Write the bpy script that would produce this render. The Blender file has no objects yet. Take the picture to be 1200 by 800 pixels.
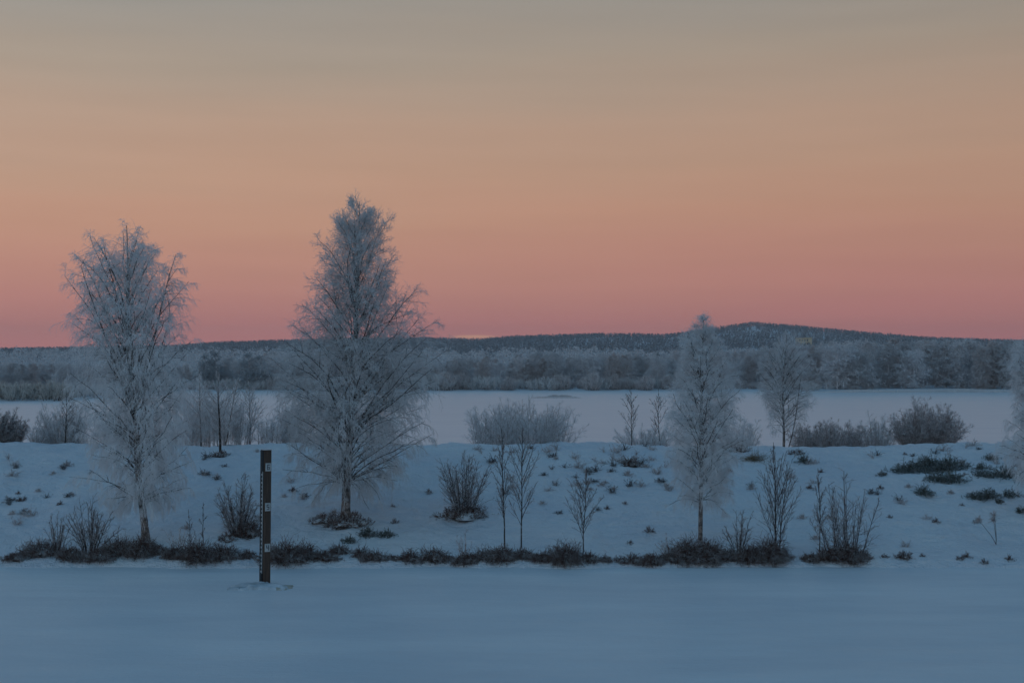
import bpy, math, random
import numpy as np
from mathutils import Vector

# ------------------------------------------------------------------ camera, world, light, exposure
CAMZ = 5.5      # a first-floor window over the river
F = 1600.0      # focal length in pixels of a 1200 px wide photograph
HZ = 425.0      # row of the horizon
sc = bpy.context.scene
C = sc.collection
cam_d = bpy.data.cameras.new('camera')
cam = bpy.data.objects.new('camera', cam_d)
C.objects.link(cam)
cam_d.sensor_width = 36.0
cam_d.lens = 36.0 * F / 1200.0
cam_d.clip_end = 20000
cam_d.clip_start = 0.1
cam.location = (0, 0, CAMZ)
cam.rotation_euler = (math.radians(90) + math.atan(25 / F), 0, 0)
sc.camera = cam

sc.view_settings.view_transform = 'Standard'
sc.view_settings.look = 'None'
sc.view_settings.exposure = 0.08
sc.view_settings.gamma = 1.0
sc.view_settings.use_curve_mapping = False
sc.cycles.max_bounces = 8
sc.cycles.diffuse_bounces = 6
sc.cycles.use_denoising = True

def lin(c):
    c = c / 255.0
    return c / 12.92 if c <= 0.04045 else ((c + 0.055) / 1.055) ** 2.4

def L3(r, g, b):
    return (lin(r), lin(g), lin(b), 1.0)

world = bpy.data.worlds.new('World')
sc.world = world
world.use_nodes = True
wn = world.node_tree
for n in list(wn.nodes):
    wn.nodes.remove(n)

def N(nt, t, **k):
    n = nt.nodes.new(t)
    for a, b in k.items():
        setattr(n, a, b)
    return n

def math_node(nt, op, a, b=None, c=None):
    n = nt.nodes.new('ShaderNodeMath')
    n.operation = op
    for i, v in enumerate((a, b, c)):
        if v is None:
            continue
        if isinstance(v, (int, float)):
            n.inputs[i].default_value = v
        else:
            nt.links.new(v, n.inputs[i])
    return n.outputs[0]

def map_range(nt, v, a, b, c, d, smooth=False):
    n = nt.nodes.new('ShaderNodeMapRange')
    if smooth:
        n.interpolation_type = 'SMOOTHSTEP'
    nt.links.new(v, n.inputs[0])
    for i, x in enumerate((a, b, c, d)):
        n.inputs[i + 1].default_value = x
    return n.outputs[0]

def mix_col(nt, fac, a, b, mode='MIX'):
    n = nt.nodes.new('ShaderNodeMix')
    n.data_type = 'RGBA'
    n.blend_type = mode
    for s, v in ((0, fac), (6, a), (7, b)):
        if isinstance(v, (int, float)):
            n.inputs[s].default_value = v
        elif isinstance(v, tuple):
            n.inputs[s].default_value = v
        else:
            nt.links.new(v, n.inputs[s])
    return n.outputs[2]

def ramp(nt, fac, stops):
    n = nt.nodes.new('ShaderNodeValToRGB')
    e = n.color_ramp.elements
    while len(e) > 1:
        e.remove(e[0])
    e[0].position, e[0].color = stops[0]
    for p, c in stops[1:]:
        k = e.new(p)
        k.color = c
    nt.links.new(fac, n.inputs[0])
    return n.outputs[0]

# twilight: rosy belt over the horizon, grey-gold above it, blue overhead and behind the camera
SUN_EL, SUN_AZ = math.radians(3.0), math.radians(200)
tc = N(wn, 'ShaderNodeTexCoord')
sep = N(wn, 'ShaderNodeSeparateXYZ')
wn.links.new(tc.outputs['Generated'], sep.inputs[0])
sky_n = N(wn, 'ShaderNodeTexNoise')
sky_n.inputs['Scale'].default_value = 1.0
sky_n.inputs['Detail'].default_value = 3
mp = N(wn, 'ShaderNodeMapping')
mp.inputs['Scale'].default_value = (1.5, 1.5, 14)
wn.links.new(tc.outputs['Generated'], mp.inputs[0])
wn.links.new(mp.outputs[0], sky_n.inputs['Vector'])
wob = map_range(wn, sky_n.outputs[0], 0.3, 0.7, -0.012, 0.012)
zz = math_node(wn, 'ADD', sep.outputs[2], wob)
zz = math_node(wn, 'ADD', zz, math_node(wn, 'MULTIPLY', sep.outputs[0], -0.02))
SKY = [(-0.05, (145, 105, 115)), (0.004, (206, 126, 125)), (0.0175, (201, 126, 122)), (0.045, (194, 130, 121)), (0.078, (192, 138, 121)),
       (0.109, (192, 146, 123)), (0.139, (188, 151, 128)), (0.181, (178, 152, 133)), (0.22, (166, 151, 136)),
       (0.257, (155, 148, 139)), (0.32, (126, 140, 144)), (0.45, (86, 124, 148)), (0.7, (79, 112, 147)), (1.0, (74, 106, 146))]
z0, z1 = -0.05, 1.0
fac = map_range(wn, zz, z0, z1, 0, 1)
skycol = ramp(wn, fac, [((z - z0) / (z1 - z0), L3(*c)) for z, c in SKY])
# unseen low sky behind the camera, shaped brighter grey-blue to light upright faces
back = map_range(wn, sep.outputs[1], -0.35, 0.55, 1, 0, True)
lowback = mix_col(wn, map_range(wn, sep.outputs[2], 0.05, 0.6, 0, 1, True), L3(156, 166, 176), L3(74, 119, 148))
skycol = mix_col(wn, back, skycol, lowback)
# brighter to the left, dimmer to the right
side = map_range(wn, sep.outputs[0], -0.4, 0.4, 1.06, 0.88)
sn2 = N(wn, 'ShaderNodeTexNoise'); sn2.inputs['Scale'].default_value = 1.0; sn2.inputs['Detail'].default_value = 5
mp2 = N(wn, 'ShaderNodeMapping'); mp2.inputs['Scale'].default_value = (5, 5, 60); mp2.inputs['Rotation'].default_value = (0, math.radians(3), 0)
wn.links.new(tc.outputs['Generated'], mp2.inputs[0]); wn.links.new(mp2.outputs[0], sn2.inputs['Vector'])
side = math_node(wn, 'MULTIPLY', side, map_range(wn, sn2.outputs[0], 0.3, 0.7, 0.975, 1.025))
skycol = mix_col(wn, 1.0, skycol, side, 'MULTIPLY')
# warm skyline glow painted into the sky colour, just left of the middle
cx = math_node(wn, 'DIVIDE', math_node(wn, 'SUBTRACT', sep.outputs[0], -0.028), 0.022)
cz = math_node(wn, 'DIVIDE', math_node(wn, 'SUBTRACT', sep.outputs[2], 0.0190), 0.0019)
rr = math_node(wn, 'ADD', math_node(wn, 'MULTIPLY', cx, cx), math_node(wn, 'MULTIPLY', cz, cz))
front = map_range(wn, sep.outputs[1], 0.5, 0.8, 0, 0.7)
cl = math_node(wn, 'MULTIPLY', map_range(wn, rr, 0.0, 1.0, 1, 0, True), front)
skycol = mix_col(wn, cl, skycol, L3(228, 168, 132))
nish = N(wn, 'ShaderNodeTexSky', sky_type='NISHITA', sun_disc=False)
nish.sun_elevation = SUN_EL
nish.sun_rotation = SUN_AZ
bg1 = N(wn, 'ShaderNodeBackground')
bg1.inputs[1].default_value = 1.0
wn.links.new(skycol, bg1.inputs[0])
bg2 = N(wn, 'ShaderNodeBackground')
bg2.inputs[1].default_value = 0.0
wn.links.new(nish.outputs[0], bg2.inputs[0])
add = N(wn, 'ShaderNodeAddShader')
wn.links.new(bg1.outputs[0], add.inputs[0])
wn.links.new(bg2.outputs[0], add.inputs[1])
wo = N(wn, 'ShaderNodeOutputWorld')
wn.links.new(add.outputs[0], wo.inputs[0])

soft_fill_d = bpy.data.lights.new('sun', 'SUN')  # soft fill added from behind the camera to give form; no direct sunlight
soft_fill_d.energy = 0.06
soft_fill_d.color = (1.0, 0.86, 0.78)
soft_fill_d.angle = math.radians(30)
sun = bpy.data.objects.new('sun', soft_fill_d)
C.objects.link(sun)
_d = Vector((math.sin(SUN_AZ) * math.cos(0.35), math.cos(SUN_AZ) * math.cos(0.35), math.sin(0.35)))
sun.rotation_euler = _d.to_track_quat('Z', 'Y').to_euler()

# ------------------------------------------------------------------ helpers
rng = np.random.default_rng(7)
random.seed(7)

def tag(o, label=None, cat=None, group=None, kind=None):
    if label: o['label'] = label
    if cat: o['category'] = cat
    if group: o['group'] = group
    if kind: o['kind'] = kind
    return o

def link(o, parent=None):
    C.objects.link(o)
    if parent is not None:
        o.parent = parent
    return o

class MB:
    """collects vertices and faces of one mesh"""
    def __init__(s):
        s.v = []; s.f4 = []; s.f3 = []; s.m4 = []; s.m3 = []; s.n = 0
    def add(s, v, f4=None, f3=None, m=0):
        v = np.asarray(v, dtype=np.float64).reshape(-1, 3)
        if f4 is not None and len(f4):
            f4 = np.asarray(f4).reshape(-1, 4)
            s.f4.append(f4 + s.n); s.m4.append(np.full(len(f4), m))
        if f3 is not None and len(f3):
            f3 = np.asarray(f3).reshape(-1, 3)
            s.f3.append(f3 + s.n); s.m3.append(np.full(len(f3), m))
        s.v.append(v); s.n += len(v)
    def mesh(s, name, mats, smooth=True):
        me = bpy.data.meshes.new(name)
        v = np.concatenate(s.v)
        f4 = np.concatenate(s.f4) if s.f4 else np.zeros((0, 4), int)
        f3 = np.concatenate(s.f3) if s.f3 else np.zeros((0, 3), int)
        mi = np.concatenate([np.zeros(0, int)] + s.m4 + s.m3).astype(np.int32)
        me.vertices.add(len(v)); me.vertices.foreach_set('co', v.astype(np.float32).ravel())
        loops = np.concatenate([f4.ravel(), f3.ravel()]).astype(np.int32)
        starts = np.concatenate([np.arange(len(f4)) * 4, len(f4) * 4 + np.arange(len(f3)) * 3]).astype(np.int32)
        me.loops.add(len(loops)); me.loops.foreach_set('vertex_index', loops)
        me.polygons.add(len(starts)); me.polygons.foreach_set('loop_start', starts)
        me.polygons.foreach_set('material_index', mi)
        if smooth:
            me.polygons.foreach_set('use_smooth', np.ones(len(starts), bool))
        me.update(calc_edges=True)
        for m in (mats if isinstance(mats, (list, tuple)) else [mats]):
            me.materials.append(m)
        return me
    def build(s, name, mats, parent=None, smooth=True):
        return link(bpy.data.objects.new(name, s.mesh(name, mats, smooth)), parent)

def norm(a):
    return a / np.maximum(np.linalg.norm(a, axis=-1, keepdims=True), 1e-9)

def frames(P):
    T = norm(np.gradient(P, axis=1))
    t0 = T.mean(axis=1, keepdims=True)
    ref = np.where(np.abs(t0[..., 2:3]) > 0.75, np.array([1.0, 0.13, 0]), np.array([0.05, 0.05, 1.0]))
    Nn = norm(np.cross(T, np.broadcast_to(ref, T.shape)))
    return T, Nn, np.cross(T, Nn)

def tubes(mb, P, R, S=3, m=0):
    """P (n,k,3), R (n,k): n open tubes of S sides"""
    P = np.asarray(P, float); R = np.asarray(R, float)
    n, k = P.shape[:2]
    if n == 0: return
    T, Nn, B = frames(P)
    a = np.arange(S) * 2 * np.pi / S
    V = P[:, :, None] + R[:, :, None, None] * (Nn[:, :, None] * np.cos(a)[None, None, :, None] + B[:, :, None] * np.sin(a)[None, None, :, None])
    i = np.arange(n)[:, None, None] * k * S; j = np.arange(k - 1)[None, :, None] * S; s = np.arange(S)[None, None, :]
    s2 = (s + 1) % S
    q = np.stack([i + j + s, i + j + s2, i + j + S + s2, i + j + S + s], axis=-1)
    mb.add(V.reshape(-1, 3), q.reshape(-1, 4), None, m)

def grow(start, d, L, K, grav=0.0, noise=0.15, up=0.0):
    """polylines from start (n,3) along d (n,3), lengths L (n); grav bends them down"""
    n = len(start)
    P = np.zeros((n, K, 3)); P[:, 0] = start
    d = norm(d); st = (L / (K - 1))[:, None]
    g = np.broadcast_to(np.asarray(grav, float), (n,))[:, None]
    for i in range(1, K):
        d = norm(d + rng.normal(0, noise, (n, 3)) + np.array([0, 0, -1.0]) * g / (K - 1) + np.array([0, 0, 1.0]) * up / (K - 1))
        P[:, i] = P[:, i - 1] + d * st
    return P

def sprout(P, per, t0, t1, ang0, ang1):
    """starts and directions of per children on every polyline; also parent index and t"""
    n, k = P.shape[:2]
    idx = np.repeat(np.arange(n), per)
    t = (np.tile(np.arange(per), n) + rng.random(n * per)) / per * (t1 - t0) + t0
    x = t * (k - 1); a = np.minimum(x.astype(int), k - 2); f = (x - a)[:, None]
    p = P[idx, a] * (1 - f) + P[idx, a + 1] * f
    T, Nn, B = frames(P)
    T, Nn, B = T[idx, a], Nn[idx, a], B[idx, a]
    ph = (np.arange(n * per) * 2.4 + rng.random(n * per) * 1.5)[:, None]
    an = rng.uniform(ang0, ang1, n * per)[:, None]
    d = np.cos(an) * T + np.sin(an) * (np.cos(ph) * Nn + np.sin(ph) * B)
    return p, d, idx, t

def taper(n, k, r0, r1):
    t = np.linspace(0, 1, k)[None]
    r0 = np.broadcast_to(np.asarray(r0, float), (n,))[:, None]; r1 = np.broadcast_to(np.asarray(r1, float), (n,))[:, None]
    return r0 * (1 - t) + r1 * t

def plen(P):
    return np.linalg.norm(np.diff(P, axis=1), axis=2).sum(axis=1)

_ph = np.random.default_rng(3)
_dirs = [(_ph.normal(size=2), _ph.random() * 6.28) for _ in range(48)]
def snoise(x, y, scale, seed=0, octs=3):
    """smooth cheap noise, about -1..1"""
    s = 0; amp = 1; tot = 0
    for o in range(octs):
        for q in range(4):
            (dx, dy), p = _dirs[(seed * 7 + o * 4 + q) % 48]
            s = s + amp * np.sin((x * dx + y * dy) * 1.6 / scale * 2 ** o + p + 2.1 * np.sin((x * dy - y * dx) * 0.9 / scale * 2 ** o + p * 2))
        tot += 4 * amp * 0.7; amp *= 0.5
    return s / tot

# ------------------------------------------------------------------ materials
def mat(name):
    m = bpy.data.materials.new(name); m.use_nodes = True
    nt = m.node_tree
    b = nt.nodes['Principled BSDF']
    return m, nt, b

def noise_tex(nt, scale, detail=4, rough=0.55, coord='Object', stretch=None):
    t = N(nt, 'ShaderNodeTexCoord')
    n = N(nt, 'ShaderNodeTexNoise')
    n.inputs['Scale'].default_value = scale; n.inputs['Detail'].default_value = detail; n.inputs['Roughness'].default_value = rough
    v = t.outputs[coord]
    if stretch:
        mpn = N(nt, 'ShaderNodeMapping'); mpn.inputs['Scale'].default_value = stretch
        nt.links.new(v, mpn.inputs[0]); v = mpn.outputs[0]
    nt.links.new(v, n.inputs['Vector'])
    return n.outputs[0]

def bump(nt, b, h, dist, strength=1.0):
    n = N(nt, 'ShaderNodeBump'); n.inputs['Distance'].default_value = dist; n.inputs['Strength'].default_value = strength
    nt.links.new(h, n.inputs['Height']); nt.links.new(n.outputs[0], b.inputs['Normal'])

def snow_mat(name, c0, c1, rough, spec, bs, bd, stretch=None):
    m, nt, b = mat(name)
    f = map_range(nt, noise_tex(nt, 0.35, 5, 0.6, stretch=stretch), 0.35, 0.65, 0, 1)
    nt.links.new(mix_col(nt, f, c0, c1), b.inputs['Base Color'])
    b.inputs['Roughness'].default_value = rough
    b.inputs['Specular IOR Level'].default_value = spec
    h = math_node(nt, 'ADD', noise_tex(nt, bs, 6, 0.6, stretch=stretch), math_node(nt, 'MULTIPLY', noise_tex(nt, bs * 9, 3, 0.6), 0.12))
    bump(nt, b, h, bd)
    return m

M = {}
M['snow'] = snow_mat('bank_snow', (0.72, 0.75, 0.80, 1), (0.82, 0.84, 0.86, 1), 0.6, 0.3, 1.6, 0.35)
M['ice'] = snow_mat('river_ice_snow', (0.68, 0.72, 0.76, 1), (0.80, 0.83, 0.85, 1), 0.5, 0.2, 0.8, 0.09, (0.35, 1.0, 1.0))
M['lake'] = snow_mat('lake_ice_snow', (0.78, 0.80, 0.84, 1), (0.86, 0.87, 0.89, 1), 0.38, 0.5, 0.3, 0.02, (0.3, 1.0, 1.0))
M['land'] = snow_mat('far_snow', (0.55, 0.58, 0.62, 1), (0.75, 0.78, 0.8, 1), 0.7, 0.2, 0.05, 0.3)

def twig_mat(name, wood, frost, cover, bottom=0.0, vary=0.12):
    """wood with hoar frost: frost lies thicker on the faces that look up"""
    m, nt, b = mat(name)
    g = N(nt, 'ShaderNodeNewGeometry')
    s = N(nt, 'ShaderNodeSeparateXYZ'); nt.links.new(g.outputs['Normal'], s.inputs[0])
    n = noise_tex(nt, 6.0, 3, 0.6)
    v = math_node(nt, 'ADD', math_node(nt, 'MULTIPLY', s.outputs[2], 0.35), n)
    f = map_range(nt, v, 0.95 - cover, 1.15 - cover, bottom, 1)
    oi = N(nt, 'ShaderNodeObjectInfo')
    fr = mix_col(nt, oi.outputs['Random'], tuple(c * (1 - vary) for c in frost[:3]) + (1,), tuple(min(1, c * (1 + vary)) for c in frost[:3]) + (1,))
    nt.links.new(mix_col(nt, f, wood, fr), b.inputs['Base Color'])
    b.inputs['Roughness'].default_value = 0.75
    b.inputs['Specular IOR Level'].default_value = 0.15
    return m

M['frost'] = twig_mat('hoar_frost_twig', (0.30, 0.26, 0.24, 1), (0.84, 0.84, 0.85, 1), 0.85, 0.4)
M['limb'] = twig_mat('frosted_bark', (0.05, 0.04, 0.036, 1), (0.60, 0.61, 0.62, 1), 0.40)
M['darktwig'] = twig_mat('dark_twig', (0.07, 0.052, 0.048, 1), (0.45, 0.46, 0.48, 1), 0.42, 0.04)
M['willow'] = twig_mat('frosted_willow', (0.22, 0.145, 0.125, 1), (0.70, 0.66, 0.66, 1), 0.57, 0.15)
M['heath'] = twig_mat('heath_stem', (0.12, 0.06, 0.045, 1), (0.62, 0.60, 0.60, 1), 0.36, 0.0)
M['heathcore'] = twig_mat('heath_mound', (0.040, 0.025, 0.020, 1), (0.62, 0.64, 0.66, 1), 0.36)
M['juniper'] = twig_mat('juniper_needle', (0.07, 0.08, 0.06, 1), (0.50, 0.51, 0.52, 1), 0.36, 0.04)
M['drygrass'] = twig_mat('dry_grass', (0.22, 0.16, 0.09, 1), (0.5, 0.5, 0.5, 1), 0.30)
M['spruce'] = twig_mat('frosted_spruce', (0.10, 0.11, 0.115, 1), (0.55, 0.57, 0.60, 1), 0.60, 0.15)
M['farbirch'] = twig_mat('far_frosted_birch', (0.30, 0.265, 0.25, 1), (0.78, 0.76, 0.77, 1), 0.80, 0.3, 0.14)
M['farwillow'] = twig_mat('far_frosted_willow', (0.36, 0.31, 0.28, 1), (0.80, 0.78, 0.77, 1), 0.9, 0.4, 0.12)
M['farbrown'] = twig_mat('far_brown_birch', (0.34, 0.26, 0.24, 1), (0.72, 0.66, 0.65, 1), 0.8, 0.4, 0.12)
M['reed'] = twig_mat('tan_reed', (0.42, 0.35, 0.28, 1), (0.74, 0.71, 0.67, 1), 0.7, 0.3)
M['farforest'] = twig_mat('far_forest', (0.12, 0.13, 0.145, 1), (0.42, 0.43, 0.46, 1), 0.48, 0.12)  # haze partly painted in: wood and frost tones lightened for distance

def birch_bark():
    m, nt, b = mat('birch_bark')
    n1 = noise_tex(nt, 4.0, 6, 0.75, stretch=(1.5, 1.5, 2.5))
    n2 = noise_tex(nt, 9.0, 3, 0.6, stretch=(1, 1, 0.5))
    f = map_range(nt, n1, 0.42, 0.60, 0, 1)
    c = mix_col(nt, f, (0.065, 0.05, 0.045, 1), (0.34, 0.28, 0.25, 1))
    c = mix_col(nt, map_range(nt, n2, 0.52, 0.68, 0, 0.8), c, (0.5, 0.5, 0.52, 1))
    nt.links.new(c, b.inputs['Base Color'])
    b.inputs['Roughness'].default_value = 0.8
    bump(nt, b, n1, 0.02)
    return m
M['birch'] = birch_bark()

def simple(name, col, rough=0.8, scale=6.0, vary=0.25, stretch=None):
    m, nt, b = mat(name)
    n = noise_tex(nt, scale, 5, 0.65, stretch=stretch)
    f = map_range(nt, n, 0.3, 0.7, 0, 1)
    nt.links.new(mix_col(nt, f, tuple(c * (1 - vary) for c in col) + (1,), tuple(min(1, c * (1 + vary)) for c in col) + (1,)), b.inputs['Base Color'])
    b.inputs['Roughness'].default_value = rough
    bump(nt, b, n, 0.01)
    return m

# ------------------------------------------------------------------ terrain
AZX = np.array([-400, 0, 60, 300, 520, 640, 760, 860, 960, 1040, 1120, 1200, 1600.0])
AZH = np.array([1.0, .985, .99, 1.0, 1.0, 1.015, 1.0, .935, .945, .965, 1.0, 1.03, 1.0])
BY = np.array([20, 36.35, 36.75, 37.1, 38.4, 40.5, 43, 46, 48.6, 50.6, 53, 58, 64, 80.0])
BH = np.array([-.5, -.30, .02, .17, .42, .78, 1.28, 1.92, 2.33, 2.48, 2.30, 1.0, -.5, -.5])
def bank_h(x, y):
    x = np.asarray(x, float); y = np.asarray(y, float)
    px = 600 + x / 50.0 * F
    edge = 0.34 * snoise(x, x * 0, 2.2, 1) + 0.12 * snoise(x, x * 0, 0.5, 2)
    yy = y + edge * np.clip((42 - y) / 5, 0, 1)
    h = np.interp(yy, BY, BH)
    h = np.where(h > 0, h * np.interp(px, AZX, AZH), h)
    w = np.clip((yy - 37.2) / 1.5, 0, 1) * np.clip((60 - y) / 6, 0, 1)
    h = h + w * (0.14 * snoise(x, y, 3.2, 3) + 0.10 * snoise(x, y, 1.1, 4) + 0.028 * snoise(x, y * 0.6, 0.28, 5, 2))
    return h

RX = np.array([-1500, -300, 0, 100, 200, 240, 320, 400, 500, 560, 600, 700, 780, 840, 880, 930, 1000, 1080, 1200, 1500, 2800.0])
RYP = np.array([408, 410, 409, 408, 406, 403, 400, 398, 397, 399, 396, 393, 394, 386, 380, 383, 389, 396, 400, 402, 405.0])
RD = 1900.0
def shore_d(az):
    """distance of the far shore by azimuth pixel"""
    return np.interp(az, [-600, 60, 110, 200, 900, 960, 2000], [196, 196, 210, 268, 268, 258, 258])
def far_h(x, y):
    az = 600 + x / np.maximum(y, 1) * F
    s = shore_d(az)
    h = np.interp(y - s, [-6, 3, 40, 400], [-0.6, 0.35, 0.7, 1.5])
    top = CAMZ + (HZ - np.interp(az, RX, RYP)) / F * RD - 4.3
    t = np.clip((y - 620) / (RD - 620), 0, 1); t = t * t * (3 - 2 * t)
    h = h + np.maximum(top - 1.5, 0) * t
    t2 = np.clip((y - RD) / 1500, 0, 1)
    h = h * (1 - 0.5 * t2)
    return h + np.clip((y - 700) / 800, 0, 1) * 1.6 * snoise(x, y, 160, 8)

def ray_pt(px, py, y0=34.0, y1=75.0):
    """the point of the bank seen at a place of the photograph"""
    k = (px - 600) / F; s = (HZ - py) / F
    ys = np.arange(y0, y1, 0.03)
    z = CAMZ + s * ys; h = np.maximum(bank_h(k * ys, ys), 0.0)
    hit = np.nonzero(z <= h)[0]
    y = ys[hit[0]] if len(hit) else 54.0
    return np.array([k * y, y, float(bank_h(k * y, y))])

def grid_mesh(name, xs, ys, hf, m):
    X, Y = np.meshgrid(xs, ys)
    return grid_from(name, X, Y, hf(X, Y), m)
def grid_from(name, X, Y, Z, m):
    r, c = X.shape
    i = np.arange(r - 1)[:, None] * c + np.arange(c - 1)[None]
    q = np.stack([i, i + 1, i + c + 1, i + c], axis=-1)
    mb = MB(); mb.add(np.stack([X, Y, Z], -1), q)
    return mb.build(name, m)

xs = np.concatenate([np.linspace(-150, -27, 60)[:-1], np.arange(-27, 27, 0.11), np.linspace(27, 150, 60)])
ys = np.concatenate([np.linspace(30, 36, 6)[:-1], np.arange(36, 53, 0.075), np.linspace(53, 72, 50)])
tag(grid_mesh('snowy_bank', xs, ys, bank_h, M['snow']), kind='structure')
def flat(name, x0, x1, y0, y1, z, m, n=40):
    return tag(grid_mesh(name, np.linspace(x0, x1, n), np.linspace(y0, y1, n), lambda X, Y: X * 0 + z, m), kind='structure')
flat('river_ice', -400, 400, -60, 50, 0.0, M['ice'])
flat('lake_ice', -800, 800, 54, 330, 0.0, M['lake'])
flat('ground', -3900, 3900, -290, 60, -0.75, M['land'])
rr_ = 60 * (3500 / 60) ** np.linspace(0, 1, 260)
aa = np.linspace(-1.1, 1.1, 420)
Rr, Aa = np.meshgrid(rr_, aa, indexing='ij')
X = Rr * Aa; Y = Rr
tag(grid_from('far_land', X, Y, far_h(X, Y), M['land']), kind='structure')

# ------------------------------------------------------------------ big frosted birches
def px_local(px, py, base, y):
    return np.array([(px - 600) / F * y - base[0], CAMZ + (HZ - py) / F * y - base[2]])

def xw(p):
    return float(np.interp(p, [260, 320, 350, 400, 440, 500], [0.0, 0.0, 0.05, 0.11, 0.07, 0.03]))

def big_birch(name, label, base_px, trunk_px, env_px, y=None, r0=0.12, limbs=70, l2=14, l3=11, l4=3,
              zmin=1.2, droop=(1.2, 0.2), ang=(68, 32), cat='birch', fine=1.0, seed=1, forks=(), limb_r=1.0, leaf=1.0, xs=0.3, lowd=0.3):
    global rng
    rng = np.random.default_rng(seed)
    if y is None:
        base = ray_pt(*base_px)
    else:
        base = np.array([(base_px[0] - 600) / F * y, y, float(bank_h((base_px[0] - 600) / F * y, y))])
    y = base[1]
    root = bpy.data.objects.new(name, None); link(root); root.location = base - np.array([0, 0, 0.05])
    root.empty_display_size = 0.3
    tag(root, label, cat)
    def path(pts, k, wob):
        q = np.array([px_local(a, b, base, y) for a, b in pts])
        z = np.linspace(q[0, 1], q[-1, 1], k)
        x = np.interp(z, q[:, 1], q[:, 0])
        for _ in range(3):
            x[1:-1] = (x[:-2] + 2 * x[1:-1] + x[2:]) / 4
        yv = wob * np.cumsum(rng.normal(0, 1, k)) * 0.02
        x = x + np.cumsum(rng.normal(0, 1, k)) * 0.006 * wob
        x -= np.linspace(x[0] - q[0, 0], x[-1] - q[-1, 0], k); yv -= yv[0]
        return np.stack([x, yv, z], -1)
    TP = path(trunk_px, 40, 0.35)
    H = TP[-1, 2]
    tmb = MB()
    t = np.linspace(0, 1, 40)
    R = r0 * (1 - t) ** 0.9 + 0.008
    R[0] *= 1.5; R[1] *= 1.15
    TP[0, 2] -= 0.15
    tubes(tmb, TP[None], R[None], 14)
    ez = np.array([px_local(600, p, base, y)[1] for p, _, _ in env_px])[::-1]; env_px = [(p, a - xs * xw(p) * (b_ - a), b_ + xs * xw(p) * (b_ - a)) for p, a, b_ in env_px]
    el = np.array([(a - 600) / F * y - base[0] for _, a, _ in env_px])[::-1]
    er = np.array([(b - 600) / F * y - base[0] for _, _, b in env_px])[::-1]
    # limbs: tips spread over the outline, bases down the stem
    zg = np.linspace(ez[0], ez[-1], 300); w = np.interp(zg, ez, er - el)
    wt = (w / w.max() * 0.7 + 0.3) * np.clip(0.30 + (zg - ez[0]) / (0.35 * H), 0, 1)
    cdf = np.cumsum(wt); cdf /= cdf[-1]
    zt = np.interp((np.arange(limbs) + rng.uniform(0.1, 0.9, limbs)) / limbs, cdf, zg)      # evenly spread up the outline
    zt = np.concatenate([zt, rng.uniform(0.80, 0.97, 9) * ez[-1]])
    zt = np.sort(zt); n = len(zt)
    az = np.arange(n) * 2.39996 + rng.random(n) * 0.8
    tx = np.interp(zt, TP[:, 2], TP[:, 0]); ty = np.interp(zt, TP[:, 2], TP[:, 1])
    left = tx - np.interp(zt, ez, el); right = np.interp(zt, ez, er) - tx
    c = np.cos(az)
    rad = np.where(c > 0, right, left) * (0.55 + 0.45 * np.abs(c)) + (left + right) / 2 * 0.45 * (1 - np.abs(c))
    rad = np.maximum(rad, 0.1) * rng.uniform(0.62, 1.06, n)
    hfrac = np.clip((zt - zmin) / (H - zmin), 0, 1)
    an = np.radians(ang[0] + (ang[1] - ang[0]) * hfrac + rng.normal(0, 6, n))
    zb = zt - rad / np.tan(an)
    lowz = zmin + rng.random(n) ** 1.5 * 0.22 * H
    zb = np.where(zb < lowz, lowz, zb)
    zb = np.minimum(zb, np.maximum(np.minimum(H * 0.985, zt - 0.6 * rad), zmin))
    P0 = np.stack([np.interp(zb, TP[:, 2], TP[:, 0]), np.interp(zb, TP[:, 2], TP[:, 1]), zb], -1)
    tip = np.stack([tx + rad * np.cos(az), ty + rad * np.sin(az), zt], -1)
    dist = np.linalg.norm(tip - P0, axis=1)
    P1 = P0 * 0.5 + tip * 0.5 + np.stack([0 * zt, 0 * zt, dist * (0.03 + 0.09 * (1 - hfrac))], -1)
    P1[:, :2] = P0[:, :2] * 0.55 + tip[:, :2] * 0.45
    P1[:, 2] = np.where(zt < zb + 0.25 * dist, np.maximum(P1[:, 2], zb + 0.22 * dist), P1[:, 2])
    P1 += rng.normal(0, 0.08, P1.shape) * dist[:, None]
    K = 9
    s = np.linspace(0, 1, K)[None, :, None]
    LP = (1 - s) ** 2 * P0[:, None] + 2 * s * (1 - s) * P1[:, None] + s ** 2 * tip[:, None]
    LP += np.cumsum(rng.normal(0, 0.022, LP.shape), axis=1) * np.minimum(1, dist)[:, None, None]
    extra = []
    tq = np.linspace(0.55, 1, K) * 39
    extra.append(np.stack([np.interp(tq, np.arange(40), TP[:, a]) for a in range(3)], -1))
    for (fp, fr) in forks:
        FP = path(fp, K, 0.6); FP[:, 1] += np.interp(FP[0, 2], TP[:, 2], TP[:, 1]) - FP[0, 1] + np.linspace(0, rng.normal(0, 0.6), K)
        for e0 in (0, 4):
            tq = np.linspace(e0, K - 1, K); extra.append(np.stack([np.interp(tq, np.arange(K), FP[:, a]) for a in range(3)], -1))
        tubes(tmb, FP[None], taper(1, K, fr, 0.006), 8)
    tmb.build('trunk', M['birch'], root)
    cmb = MB()
    tubes(cmb, LP, taper(n, K, (0.007 + 0.0065 * dist) * limb_r, 0.005), 6, 1)
    LP = np.concatenate([LP, np.array(extra)])
    ll = plen(LP)
    # second order
    p, d, idx, tt = sprout(LP, l2, 0.12, 1.0, math.radians(30), math.radians(60))
    kp = rng.random(len(idx)) < np.clip(ll[idx] / 0.6, 0.3, 1.0) * np.clip(lowd - 0.1 + p[:, 2] / (0.5 * H), lowd, 1.0)
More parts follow.
